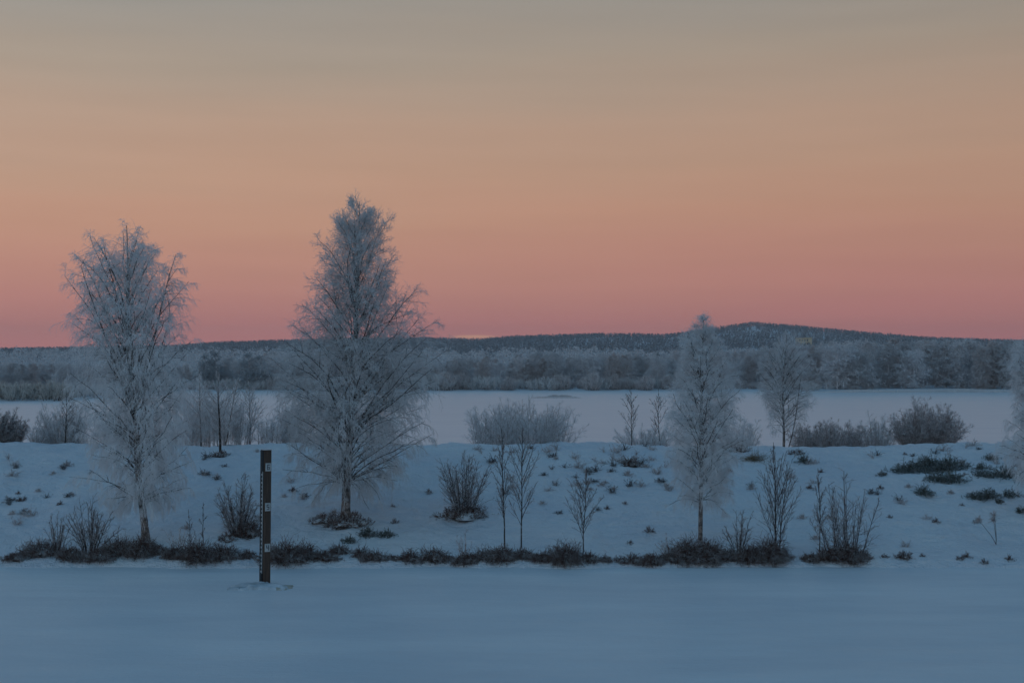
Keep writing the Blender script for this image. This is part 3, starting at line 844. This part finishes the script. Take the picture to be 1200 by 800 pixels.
b = ray_pt(884, 538)
me = tuft_mesh('grass_tussock', 1.0, 0.46, 420, M['drygrass'], 9, spread=0.9, grav=1.3, r=0.006, twiglets=0)
o = link(bpy.data.objects.new('grass_tussock', me)); o.location = b + np.array([0, 0, 0]); o.scale = (1.25, 1, 1)
tag(o, 'rounded tan dry grass tussock on the crest right of the slender birch', 'grass tussock')

# tufts poking through the snow: shared meshes in several shapes
TV = [tuft_mesh('grass_tuft', 0.25, 0.30, 22, M['darktwig'], 500, 0.5),
      tuft_mesh('grass_tuft', 0.35, 0.20, 44, M['darktwig'], 501, 1.1, twiglets=4),
      tuft_mesh('grass_tuft', 0.20, 0.42, 12, M['willow'], 502, 0.35),
      mound_mesh('grass_tuft', 0.40, 0.22, 0.3, 60, M['heathcore'], M['willow'], 503, up=1.0, core=False),
      mound_mesh('grass_tuft', 0.26, 0.16, 0.3, 50, M['heathcore'], M['heath'], 504, up=0.8, core=False),
      tuft_mesh('grass_tuft', 0.3, 0.34, 30, M['willow'], 505, 0.6)]
TL = ['upright dark', 'spreading dark', 'tall sparse', 'flat dark', 'small brown', 'pale frosted']
TUFTS = [(16, 546, 0), (18, 541, 5), (12, 562, 5), (42, 572, 3), (70, 548, 1), (74, 552, 0), (80, 544, 3), (66, 560, 3), (62, 586, 0), (2, 598, 0), (3, 590, 1), (10, 617, 3), (36, 615, 4),
         (34, 589, 4), (26, 590, 4), (110, 582, 1), (118, 580, 3), (226, 564, 3), (218, 562, 0), (232, 562, 1), (254, 572, 1), (252, 568, 3), (270, 545, 1), (246, 591, 4), (210, 615, 3),
         (290, 526, 3), (316, 590, 3), (336, 577, 4), (330, 560, 5), (322, 600, 4), (336, 604, 3), (342, 612, 3), (322, 618, 3), (364, 590, 1), (358, 594, 3), (372, 594, 3), (350, 604, 3), (366, 619, 3),
         (360, 624, 4), (378, 626, 4), (392, 622, 3), (424, 598, 3), (415, 598, 4), (428, 612, 3), (476, 624, 4), (440, 548, 4), (484, 551, 1), (506, 565, 3),
         (504, 562, 4), (560, 548, 0), (576, 541, 1), (602, 530, 5), (638, 556, 1), (646, 550, 0), (648, 534, 1), (652, 538, 3), (636, 590, 3), (643, 575, 5), (676, 560, 0),
         (678, 548, 5), (688, 552, 1), (692, 556, 0), (700, 552, 0), (706, 543, 5), (708, 530, 2), (716, 552, 1), (720, 546, 0), (726, 540, 5), (742, 540, 2), (750, 544, 0), (755, 547, 3),
         (690, 566, 3), (696, 564, 1), (704, 568, 3), (709, 566, 3), (692, 574, 3), (718, 577, 0), (719, 573, 3), (736, 570, 0), (736, 556, 3), (772, 563, 1), (776, 565, 0), (782, 570, 3), (770, 555, 5),
         (732, 590, 4), (738, 636, 4), (700, 597, 1), (712, 596, 4), (655, 601, 1), (838, 560, 3), (856, 561, 1), (886, 567, 3), (888, 562, 0), (903, 553, 5), (880, 552, 4), (938, 595, 3), (946, 576, 4),
         (952, 566, 5), (972, 542, 4), (1010, 590, 1), (1028, 594, 0), (1000, 597, 3), (1030, 581, 4), (1042, 606, 4), (1036, 617, 4), (1064, 570, 3), (1056, 590, 5), (1052, 586, 0), (1096, 611, 4), (1086, 608, 5),
         (1126, 592, 4), (1140, 522, 5), (1146, 526, 1), (1128, 543, 3), (1112, 577, 3), (1130, 556, 4), (1196, 545, 1), (1168, 543, 3), (1070, 534, 1), (1060, 532, 4), (1144, 612, 4), (1132, 652, 4), (1152, 659, 4),
         (968, 640, 3), (1060, 640, 5), (1080, 651, 4), (1182, 655, 4), (22, 575, 4), (92, 600, 4), (136, 560, 4), (50, 622, 5), (20, 640, 5), (470, 590, 4), (800, 628, 4)]
GT = 'grass and twig tufts poking through bank snow'
def lt(px):
    for x, s in ((55, 'near the left edge'), (135, 'left of the leaning birch'), (240, 'near the leaning birch'), (305, 'left of the measuring post'), (345, 'right of the measuring post'),
                 (400, 'left of the tallest birch trunk'), (500, 'right of the tallest birch trunk'), (585, 'around the dense bare shrub'), (660, 'above the paired saplings'), (715, 'above the short lone sapling'),
                 (765, 'above the gap left of the slender birch'), (850, 'beside the slender birch'), (940, 'near the tan grass tussock'), (1030, 'around the many-stemmed shrub'), (1125, 'around the large right juniper patch'), (1400, 'near the right edge')):
        if px < x: return s
r2 = np.random.default_rng(5)
for i in range(22):
    TUFTS.append((int(r2.uniform(585, 790)), int(r2.uniform(527, 580)), int(r2.choice([0, 2, 5, 5, 5]))))
for i in range(26):
    TUFTS.append((int(r2.uniform(0, 1180)), int(r2.uniform(522, 534)), int(r2.choice([0, 2, 5]))))
cen = r2.uniform((0, 528), (1200, 625), (34, 2))
for px, py, k in TUFTS:
    q_ = cen[np.argmin(((cen - (px, py)) * (1, 2)) ** 2 @ np.ones(2))]
    if px < 1040 and not (560 < px < 790): px, py = px + 0.5 * (q_[0] - px), py + 0.45 * (q_[1] - py)
    b = ray_pt(px, py)
    o = link(bpy.data.objects.new('grass_tuft', TV[k])); o.location = b
    o.rotation_euler = (0, 0, r2.random() * 6.28)
    s = r2.uniform(0.6, 1.15); o.scale = (s, s, s)
    hgt = 'high on the slope' if py < 560 else ('mid slope' if py < 605 else 'low on the bank')
    tag(o, '%s tuft %s, %s' % (TL[k], hgt, lt(px)), 'tuft', GT)

# ------------------------------------------------------------------ measuring post
def box(mb, x0, x1, y0, y1, z0, z1, m=0):
    v = [(x, y, z) for z in (z0, z1) for y in (y0, y1) for x in (x0, x1)]
    mb.add(v, [(0, 2, 3, 1), (4, 5, 7, 6), (0, 1, 5, 4), (2, 6, 7, 3), (0, 4, 6, 2), (1, 3, 7, 5)], m=m)

pd_ = CAMZ * F / (684 - HZ)
ps = pd_ / F     # metres per pixel at the post
post = link(bpy.data.objects.new('water_gauge_post', None))
post.location = ((310.5 - 600) * ps, pd_ + 0.1, 0)
post.rotation_euler = (0, math.radians(0.4), math.radians(-32) * -1)
tag(post, 'dark square water gauge post with white numbered plates, frozen into the river ice', 'gauge post')
M['post'] = simple('weathered_brown_post', (0.075, 0.045, 0.032), 0.75, 3.0, 0.45, (6, 6, 0.6))
M['postdark'] = simple('dark_scale_board', (0.016, 0.016, 0.018), 0.6, 4.0, 0.3)
M['plate'] = simple('enamel_plate', (0.45, 0.47, 0.47), 0.5, 12.0, 0.12)
M['ink'] = simple('dark_numeral', (0.05, 0.06, 0.08), 0.6, 10, 0.1)
PH = (684 - 527) * ps
A = 0.205; hA = A / 2
def bev(mb, x0, x1, y0, y1, z0, z1, c, m=0):
    """bar with chamfered long edges"""
    pts = [(x0 + c, y0), (x1 - c, y0), (x1, y0 + c), (x1, y1 - c), (x1 - c, y1), (x0 + c, y1), (x0, y1 - c), (x0, y0 + c)]
    v = [(x, y, z0) for x, y in pts] + [(x, y, z1) for x, y in pts]
    q = [(i, (i + 1) % 8, 8 + (i + 1) % 8, 8 + i) for i in range(8)]
    top = [(8, 9, 10, 11), (8, 11, 12, 15), (12, 13, 14, 15)]
    mb.add(v, q + top, m=m)
mb = MB(); bev(mb, -hA, hA, -hA, hA, -0.3, PH, 0.012)
mb.build('post', M['post'], post, smooth=False)
mb = MB(); box(mb, -hA - 0.012, -hA - 0.001, -hA + 0.004, hA - 0.004, 0.05, PH - 0.01)
mb.build('scale_board', M['postdark'], post, smooth=False)
mb = MB(); bev(mb, -hA - 0.01, hA + 0.01, -hA - 0.01, hA + 0.01, PH + 0.001, PH + 0.02, 0.02)
mb.build('snow_cap', M['snow'], post, smooth=False)
# the toothed white scale on the left face, next to the near corner
zt0, zt1 = (684 - 671) * ps, (684 - 552) * ps
mb = MB()
xf = -hA - 0.013
box(mb, xf - 0.004, xf, -hA + 0.012, -hA + 0.045, zt0, zt1)
k = 0; z = zt0 + 0.02
while z < zt1 - 0.05:
    box(mb, xf - 0.0035, xf - 0.0005, -hA + 0.0455, -hA + (0.125 if k % 2 == 0 else 0.095), z, z + 0.05)
    z += 0.1; k += 1
mb.build('toothed_scale', M['plate'], post, smooth=False)
# numeral plates on the right-hand (front) face
SEG = {'6': 'afgedc', '5': 'afgcd', '4': 'fgbc', '2': 'abged'}
def numeral(ch, parent, cx, cz, w, h, y):
    mb = MB(); t = 0.018
    x0, x1, zb, zm, zt = cx - w / 2, cx + w / 2, cz - h / 2, cz, cz + h / 2
    seg = {'a': (x0, x1, zt - t, zt), 'g': (x0, x1, zm - t / 2, zm + t / 2), 'd': (x0, x1, zb, zb + t),
           'f': (x0, x0 + t, zm + t / 2, zt - t), 'b': (x1 - t, x1, zm + t / 2, zt - t), 'e': (x0, x0 + t, zb + t, zm - t / 2), 'c': (x1 - t, x1, zb + t, zm - t / 2)}
    if ch == '4':
        seg['f'] = (x0, x0 + t, zm + t / 2, zt); seg['b'] = (x1 - t, x1, zm + t / 2, zt); seg['c'] = (x1 - t, x1, zb, zm - t / 2)
    for s_ in SEG[ch]:
        a_ = seg[s_]; box(mb, a_[0], a_[1], y - 0.003, y, a_[2], a_[3])
    return mb.build('numeral', M['ink'], parent, smooth=False)
for ch, py in (('6', 547), ('5', 593.5), ('4', 641)):
    zc = (684 - py) * ps
    mb = MB(); bev(mb, -0.062, 0.082, -hA - 0.016, -hA - 0.001, zc - 0.1, zc + 0.1, 0.004)
    pl = mb.build('number_plate', M['plate'], post, smooth=False)
    numeral(ch, pl, 0.01, zc, 0.07, 0.13, -hA - 0.0165)

# heaved ice and yellowish frozen crust round the post
def slab(label, name, px, py, w, d, h, m, seed, n=30):
    r3 = np.random.default_rng(seed)
    y = CAMZ * F / (py - HZ); x = (px - 600) / F * y
    a = np.linspace(0, 2 * np.pi, n, endpoint=False)
    pr = 1 + 0.22 * np.sin(2 * a + seed) + 0.14 * np.sin(5 * a + seed * 1.7) + 0.07 * r3.normal(size=n)
    rings = []
    for f, z in ((1.0, -0.02), (0.93, h * 0.45), (0.75, h * 0.85), (0.4, h), (0.02, h * 0.9)):
        rings.append(np.stack([pr * f * np.cos(a) * w / 2, pr * f * np.sin(a) * d / 2, z + 0.25 * h * (f < 0.99) * r3.normal(size=n)], -1))
    V = np.concatenate(rings); mb = MB()
    i = np.arange(4)[:, None] * n; s = np.arange(n)[None]
    mb.add(V, np.stack([i + s, i + (s + 1) % n, i + n + (s + 1) % n, i + n + s], -1))
    o = mb.build(name, m); o.location = (x, y, 0)
    return tag(o, label, 'ice')
M['crust'] = simple('yellowish_ice_crust', (0.42, 0.40, 0.34), 0.6, 3.0, 0.25)
M['slush'] = simple('grey_heaved_ice', (0.55, 0.60, 0.64), 0.5, 3.0, 0.3)
slab('raised grey ice collar around the foot of the measuring post', 'ice_collar', 306, 687.5, 1.35, 0.75, 0.09, M['slush'], 3)
slab('yellowish ice crust right of the foot of the measuring post', 'ice_crust', 330, 688, 0.7, 0.55, 0.05, M['crust'], 5)
slab('low cracked ice lump left of the measuring post foot', 'ice_lump', 282, 689.5, 0.55, 0.5, 0.05, M['slush'], 8)

# ------------------------------------------------------------------ far shore: birches, willows, spruces
def far_tree_mesh(kind, w, h, seed, m):
    """a frosted crown of many thin clumps; unit metres"""
    global rng
    rng = np.random.default_rng(seed)
    mb = MB()
    TP = np.stack([np.cumsum(rng.normal(0, 0.05, 8)), np.cumsum(rng.normal(0, 0.05, 8)), np.linspace(-0.3, h * 0.93, 8)], -1)
    tubes(mb, TP[None], taper(1, 8, 0.10, 0.03), 5, 0)
    n = 60
    if kind == 'column':
        env = lambda t: np.interp(t, [0, .15, .5, .8, 1], [.55, .9, 1, .7, .12])
    elif kind == 'round':
        env = lambda t: np.interp(t, [0, .15, .45, .75, .92, 1], [.6, .95, 1, .9, .55, .2])
    else:
        env = lambda t: np.interp(t, [0, .2, .5, 1], [.8, 1, .65, .05])
    zt = h * (0.04 + 0.96 * rng.random(n) ** 0.9); az = np.arange(n) * 2.4 + rng.random(n)
    rad = env(zt / h) * w / 2 * rng.uniform(0.55, 1.0, n)
    up = 0.9 if kind != 'cone' else 0.5
    zb = np.clip(zt - rad * up, 0.03 * h, h * 0.9)
    P0 = np.stack([np.interp(zb, TP[:, 2], TP[:, 0]), np.interp(zb, TP[:, 2], TP[:, 1]), zb], -1)
    tip = np.stack([rad * np.cos(az), rad * np.sin(az), zt], -1)
    s = np.linspace(0, 1, 5)[None, :, None]
    LP = P0[:, None] * (1 - s) + tip[:, None] * s
    LP[:, 1:-1, 2] += 0.06 * rad[:, None]
    tubes(mb, LP, taper(n, 5, 0.04, 0.022), 4, 0)
    p, d, idx, tt = sprout(LP, 9, 0.1, 1.0, 0.4, 1.1)
    L = (0.35 + 0.5 * rad[idx]) * rng.uniform(0.5, 1.1, len(idx))
    P2 = grow(p, d, L, 4, 0.5, 0.2)
    tubes(mb, P2, taper(len(P2), 4, 0.035, 0.02), 3, 0)
    p, d, idx, tt = sprout(P2, 7, 0.1, 1.0, 0.4, 1.1)
    P3 = grow(p, d, L[idx] * rng.uniform(0.25, 0.55, len(idx)), 3, 0.6, 0.25)
    tubes(mb, P3, taper(len(P3), 3, 0.028, 0.018), 3, 0)
    return mb.mesh('far_birch', [m, M['limb']])

def far_bush_mesh(w, h, seed, m):
    global rng
    rng = np.random.default_rng(seed)
    mb = MB(); n = 40
    az = np.arange(n) * 2.4 + rng.random(n); rad = np.sqrt(rng.random(n)) * w / 2
    st = np.stack([np.cos(az) * rad * 0.6, np.sin(az) * rad * 0.6, np.full(n, -0.2)], -1)
    tip = np.stack([np.cos(az) * rad, np.sin(az) * rad, h * (1 - 0.55 * (2 * rad / w) ** 2) * rng.uniform(0.8, 1, n)], -1)
    s = np.linspace(0, 1, 5)[None, :, None]
    P = st[:, None] * (1 - s) + tip[:, None] * s
    tubes(mb, P, taper(n, 5, 0.035, 0.015), 3, 1)
    p, d, idx, tt = sprout(P, 11, 0.08, 1, 0.2, 0.8)
    P2 = grow(p, d, h * rng.uniform(0.12, 0.3, len(idx)), 4, 0, 0.2)
    tubes(mb, P2, taper(len(P2), 4, 0.025, 0.016), 3, 0)
    p, d, idx, tt = sprout(P2, 5, 0.1, 1, 0.3, 0.9)
    P3 = grow(p, d, h * rng.uniform(0.04, 0.12, len(idx)), 3, 0, 0.2)
    tubes(mb, P3, taper(len(P3), 3, 0.024, 0.016), 3, 0)
    return mb.mesh('far_willow', [m, M['darktwig']])

def spruce_mesh(w, h, seed):
    global rng
    rng = np.random.default_rng(seed)
    mb = MB()
    TP = np.array([[0, 0, -0.3], [0, 0, h]]); tubes(mb, TP[None], taper(1, 2, 0.14, 0.02), 5, 0)
    n = 130
    t = rng.random(n) ** 0.8; z = h * (0.08 + 0.9 * t); az = np.arange(n) * 2.4
    L = (1 - t) ** 0.85 * w / 2 * rng.uniform(0.75, 1.1, n) + 0.15
    d = np.stack([np.cos(az), np.sin(az), np.full(n, 0.05)], -1)
    P = grow(np.stack([0 * z, 0 * z, z], -1), d, L, 5, 0.7, 0.06)
    tubes(mb, P, taper(n, 5, 0.05, 0.02), 3)
    p, d, idx, tt = sprout(P, 8, 0.1, 1, 0.6, 1.2)
    P2 = grow(p, d, L[idx] * 0.22 + 0.1, 3, 0.6, 0.15)
    tubes(mb, P2, taper(len(P2), 3, 0.06, 0.03), 3)
    return mb.mesh('far_spruce', [M['spruce']])

FV = [(far_tree_mesh('column', 3.6, 8.0, 601, M['farbirch']), 'slim pale', 8.0), (far_tree_mesh('column', 4.4, 8.0, 602, M['farbirch']), 'columnar pale', 8.0),
      (far_tree_mesh('round', 5.4, 8.0, 603, M['farbirch']), 'broad rounded pale', 8.0), (far_tree_mesh('round', 4.8, 8.0, 604, M['farbrown']), 'rounded brownish', 8.0),
      (far_tree_mesh('column', 4.0, 8.0, 605, M['farbrown']), 'upright brownish', 8.0), (far_tree_mesh('round', 6.0, 8.0, 606, M['farbirch']), 'wide low-branched pale', 8.0)]
SEC = [(75, 'at the left edge'), (240, 'behind the leaning birch'), (315, 'between the two big left birches'), (500, 'behind the tallest birch'), (640, 'above the broad willow bush'),
       (770, 'left of the slender birch'), (880, 'behind the slender birch'), (1000, 'below the pale building'), (1130, 'above the large round bush'), (9999, 'near the right edge')]
def sec(px):
    for x, s in SEC:
        if px < x: return s
r4 = np.random.default_rng(91)
def tree_top(px, row):
    """row of the photograph the tops of the far shore trees reach"""
    t = np.interp(px, [-100, 60, 200, 330, 480, 560, 640, 740, 800, 880, 950, 1010, 1100, 1150, 1200, 1300], [427, 426, 424, 414, 416, 416, 413, 413, 410, 408, 402, 398, 396, 399, 398, 398])
    return t + (2 if row == 0 else -1)
GFB = 'frosted birches along the far shore'
for row in (0, 1):
    px = -90.0
    while px < 1290:
        az = px + r4.uniform(-3, 3)
        D = shore_d(az) + (12 if row == 0 else 42) + r4.uniform(-5, 9) + (18 if px < 90 else 0)
        x = (az - 600) / F * D
        z = float(far_h(x, D))
        top = tree_top(az, row) - 1 + abs(r4.normal(0, 4.0)) + (7 * (r4.random() < 0.25)) + 2.5 * float(snoise(az, 0.0, 40, 6))
        if px < 100: top = 424 + abs(r4.normal(0, 3))
        h = CAMZ + (HZ - top) / F * D - z
        k = r4.choice([0, 1, 2, 5, 3, 4], p=[.10, .15, .28, .24, .13, .10])
        me, look, mh = FV[k]
        o = link(bpy.data.objects.new('far_birch', me)); o.location = (x, D, z)
        s = h / mh; o.scale = (s * r4.uniform(0.9, 1.45), s * 1.2, s); o.rotation_euler = (0, 0, r4.random() * 6.28)
        tag(o, '%s far-shore birch, %s row, %s' % (look, 'front' if row == 0 else 'back', sec(az)), 'birch', GFB)
        px += (11.5 if row == 0 else 12.5) * r4.uniform(0.75, 1.25) * (1.15 if px > 950 else 1)

BV = [(far_bush_mesh(4.5, 2.6, 621, M['farwillow']), 'pale'), (far_bush_mesh(6.0, 2.6, 622, M['farwillow']), 'wide pale'), (far_bush_mesh(3.6, 2.6, 623, M['farbrown']), 'brownish')]
BVR = [(far_bush_mesh(5.5, 2.6, 624, M['reed']), 'tan')]
px = -80.0
while px < 960:
    az = px + r4.uniform(-2, 2)
    D = shore_d(az) + r4.uniform(1.5, 5)
    x = (az - 600) / F * D; z = float(far_h(x, D)) - 0.1
    htop = (447 if px < 90 else np.interp(px, [90, 200, 330, 520, 600, 700, 760, 960], [450, 445, 444, 437, 441, 439, 441, 446])) + r4.uniform(-2, 4)
    h = CAMZ + (HZ - htop) / F * D - z
    me, look = (BVR[0] if (px < 75 and r4.random() < .55) else BV[r4.integers(0, 3)])
    o = link(bpy.data.objects.new('far_willow', me)); o.location = (x, D, z); s = h / 2.6
    o.scale = (s * r4.uniform(.9, 1.2), s, s); o.rotation_euler = (0, 0, r4.random() * 6.28)
    tag(o, '%s frosted willow at the far ice edge, %s' % (look, sec(az)), 'willow', 'low willows along the far ice edge')
    px += r4.uniform(11, 17)

PV = far_tree_mesh('round', 5.0, 9.0, 640, M['spruce'])
SV = [spruce_mesh(3.6, 9.0, 631), spruce_mesh(4.4, 9.0, 632)]
for i, (px, D, top, lab) in enumerate([(246, 250, 416, 'dark round pine on the far shore just right of the leaning birch'), (258, 252, 413, 'second dark pine on the far shore right of the leaning birch'),
                                  (296, 252, 414, 'dark bushy pine on the far shore above the measuring post'), (309, 262, 417, 'dark pine on the far shore close against the tallest birch'),
                                  (797, 300, 408, 'dark spruce on far shore touching the slender birch outline'), (771, 300, 411, 'dark spruce on the far shore left of the slender birch'),
                                  (1136, 285, 399, 'dark spruce among pale birches near the right edge'), (1178, 283, 398, 'rightmost dark spruce on the far shore'), (1165, 300, 402, 'dark spruce left of the rightmost one'),
                                  (1000, 290, 402, 'dark spruce above the thin pale bush on the far shore'), (560, 284, 434, 'tiny dark spruce in the birches above the willow bush')]):
    D = max(D, float(shore_d(px)) + 8)
    x = (px - 600) / F * D; z = float(far_h(x, D)); h = CAMZ + (HZ - top) / F * D - z
    if i < 4: D -= 4; z = float(far_h(x, D))
    o = link(bpy.data.objects.new('far_pine' if i < 4 else 'far_spruce', PV if i < 4 else SV[i % 2])); o.location = (x, D, z); s = h / 9
    o.scale = (s * (1.2 if i in (2, 3) else 1), s, s)
    tag(o, lab, 'pine' if i < 4 else 'spruce', 'dark conifers on the far shore')

# forest behind, out to the ridge: one mass
def forest(name, y0, y1, n, seed, kind, hmin, hmax, mats, nf=26, azr=(-250, 1450), tri=0.9, skip=None, ramp_near=1.0):
    r = np.random.default_rng(seed)
    D = y0 * (y1 / y0) ** (r.random(n) ** ramp_near)
    az = r.uniform(azr[0], azr[1], n)
    x = (az - 600) / F * D
    if skip is not None:
        k = ~skip(az, D); D, az, x = D[k], az[k], x[k]
    n = len(D); z = far_h(x, D)
    H = r.uniform(hmin, hmax, n); Wd = H * (0.42 if kind == 'conifer' else 0.62)
    u = r.random((n, nf)); th = r.random((n, nf)) * 6.283
    t = u ** 0.8
    er = (1 - t) ** 0.8 if kind == 'conifer' else np.interp(t, [0, .15, .5, .85, 1], [.6, .95, 1, .65, .15])
    rad = er * np.sqrt(r.uniform(0.2, 1, (n, nf))) * Wd[:, None] / 2
    cx_ = x[:, None] + rad * np.cos(th); cy_ = D[:, None] + rad * np.sin(th); cz_ = z[:, None] + H[:, None] * (0.05 + 0.95 * t)
    cc = np.stack([cx_, cy_, cz_], -1).reshape(-1, 3)
    sz = (np.repeat(H, nf) * 0.11 * tri)[:, None, None]
    off = r.normal(size=(len(cc), 3, 3)) * sz
    V = cc[:, None] + off
    f = np.arange(len(cc) * 3).reshape(-1, 3)
    mb = MB(); mb.add(V, None, f)
    return tag(mb.build(name, mats, smooth=False), kind='stuff')

D = 900.0
while HZ - (float(far_h((942 - 600) / F * D, D)) - CAMZ) / D * F > 404.0 and D < 1800:
    D += 5
BD = D
def clearing(az, D):
    z = far_h((az - 600) / F * D, D) ; py = HZ - (z - CAMZ) / F * 0 - (z - CAMZ) / D * F
    a = (py > np.interp(az, RX, RYP) + 3.5) & (py < 393) & (az > 866) & (az < 932)
    n_ = snoise(az, py * 3.0, 9.0, 11, 2) > 0.22
    b_ = (np.abs(az - 942) < 10) & (py < 409) & (D < BD) & (HZ - (z + 8 - CAMZ) / D * F < 403)
    return (a & n_) | b_
o = forest('near_forest', 330, 640, 1700, 71, 'birch', 5.5, 9.0, M['farbirch'], nf=230, tri=0.22)
tag(o, 'pale frosted woodland massed behind the far shore trees', 'forest')
o = forest('pine_forest', 560, 1150, 4200, 72, 'conifer', 5.5, 8.5, M['farforest'], nf=60, tri=0.45, skip=clearing)
tag(o, 'dark pine forest band behind the frosted birches', 'forest')
o = forest('ridge_forest', 1050, 2100, 34000, 73, 'conifer', 3.8, 6.0, M['farforest'], nf=22, tri=0.75, skip=clearing)
tag(o, 'dark distant forest covering the low ridge and hill on the skyline', 'forest')

# sparse reeds on the islet and right-hand shore
def reed_strip(name, label, px0, px1, py, hpx, depth, n, m, seed, z=0.0):
    global rng
    rng = np.random.default_rng(seed)
    y = CAMZ * F / (py - HZ)
    xs_ = (rng.uniform(px0, px1, n) - 600) / F * y
    c = ((px0 + px1) / 2 - 600) / F * y; hw = (px1 - px0) / 2 / F * y
    e = np.clip(1 - ((xs_ - c) / hw) ** 4, 0.15, 1) * (0.7 + 0.3 * snoise(xs_, xs_ * 0, hw * 0.3, 9))
    st = np.stack([xs_ - c, rng.normal(0, depth, n), np.full(n, -0.05)], -1)
    d = np.stack([rng.normal(0, 0.3, n), rng.normal(0, 0.3, n), np.ones(n)], -1)
    P = grow(st, d, hpx / F * y * e * rng.uniform(0.6, 1.1, n), 4, 0.5, 0.15)
    mb = MB(); tubes(mb, P, taper(n, 4, 0.03, 0.012), 3)
    o = mb.build(name, m); o.location = (c, y, z)
    o['kind'] = 'stuff'; o['label'] = label; o['category'] = 'reeds'
    return o
reed_strip('sedge_islet', 'narrow dark sedge strip out on the lake ice, centre', 620, 684, 466, 3.2, 1.1, 900, M['farbrown'], 81)
reed_strip('sedge_islet', 'fuller dark hump at the middle of the sedge strip', 640, 672, 464.5, 4.2, 0.6, 500, M['farbrown'], 82)
reed_strip('shore_reeds', 'thin band of frosted reeds along the right far shore', 955, 1300, 459.5, 5.5, 1.6, 9000, M['farwillow'], 83, 0.05)

# pale building on the hill
D = BD
bx = (942 - 600) / F * D; bz = CAMZ + (HZ - 404) / F * D
gz = float(far_h(bx, D))
bld = link(bpy.data.objects.new('hotel_building', None)); bld.location = (bx, D, gz)
tag(bld, 'small pale tan block building among trees on the hill', 'building')
M['tan'] = simple('tan_render', (0.78, 0.60, 0.40), 0.8, 0.2, 0.05)
M['pane'] = simple('dark_window', (0.08, 0.08, 0.1), 0.3, 1, 0.1)
hb = CAMZ + (HZ - 396) / F * D - gz; wb = 17 / F * D
mb = MB(); box(mb, -wb / 2, wb * 0.15, -5, 5, -3, hb * 0.92); box(mb, wb * 0.15 + 0.003, wb / 2, -4, 6, -3, hb)
mb.build('wall', M['tan'], bld, smooth=False)
mb = MB(); box(mb, -wb / 2 - 0.3, wb * 0.15, -5.3, 5.3, hb * 0.92 + 0.01, hb * 0.92 + 0.5); box(mb, wb * 0.15, wb / 2 + 0.3, -4.3, 6.3, hb + 0.01, hb + 0.5)
mb.build('roof', M['tan'], bld, smooth=False)
for i in range(2):
    for j in range(4):
        zc = hb * 0.92 - 2.2 - i * 3.0; xc = -wb / 2 + 1.3 + j * 2.2
        mb = MB(); box(mb, xc, xc + 1.0, -5.05, -5.002, zc, zc + 1.3)
        mb.build('window', M['pane'], bld, smooth=False)

# ------------------------------------------------------------------ haze
def haze(density):
    mb = MB(); box(mb, -4000, 4000, -300, 3700, -2.0, 100)
    m = bpy.data.materials.new('winter_haze'); m.use_nodes = True
    nt = m.node_tree
    for n in list(nt.nodes): nt.nodes.remove(n)
    v = nt.nodes.new('ShaderNodeVolumePrincipled'); v.inputs['Density'].default_value = density
    v.inputs['Color'].default_value = (0.92, 0.94, 0.97, 1)
    o = nt.nodes.new('ShaderNodeOutputMaterial'); nt.links.new(v.outputs[0], o.inputs['Volume'])
    h = mb.build('haze', m, smooth=False)
    tag(h, 'thin cold evening haze over the river plain', 'haze', kind='stuff')
haze(0.00020)
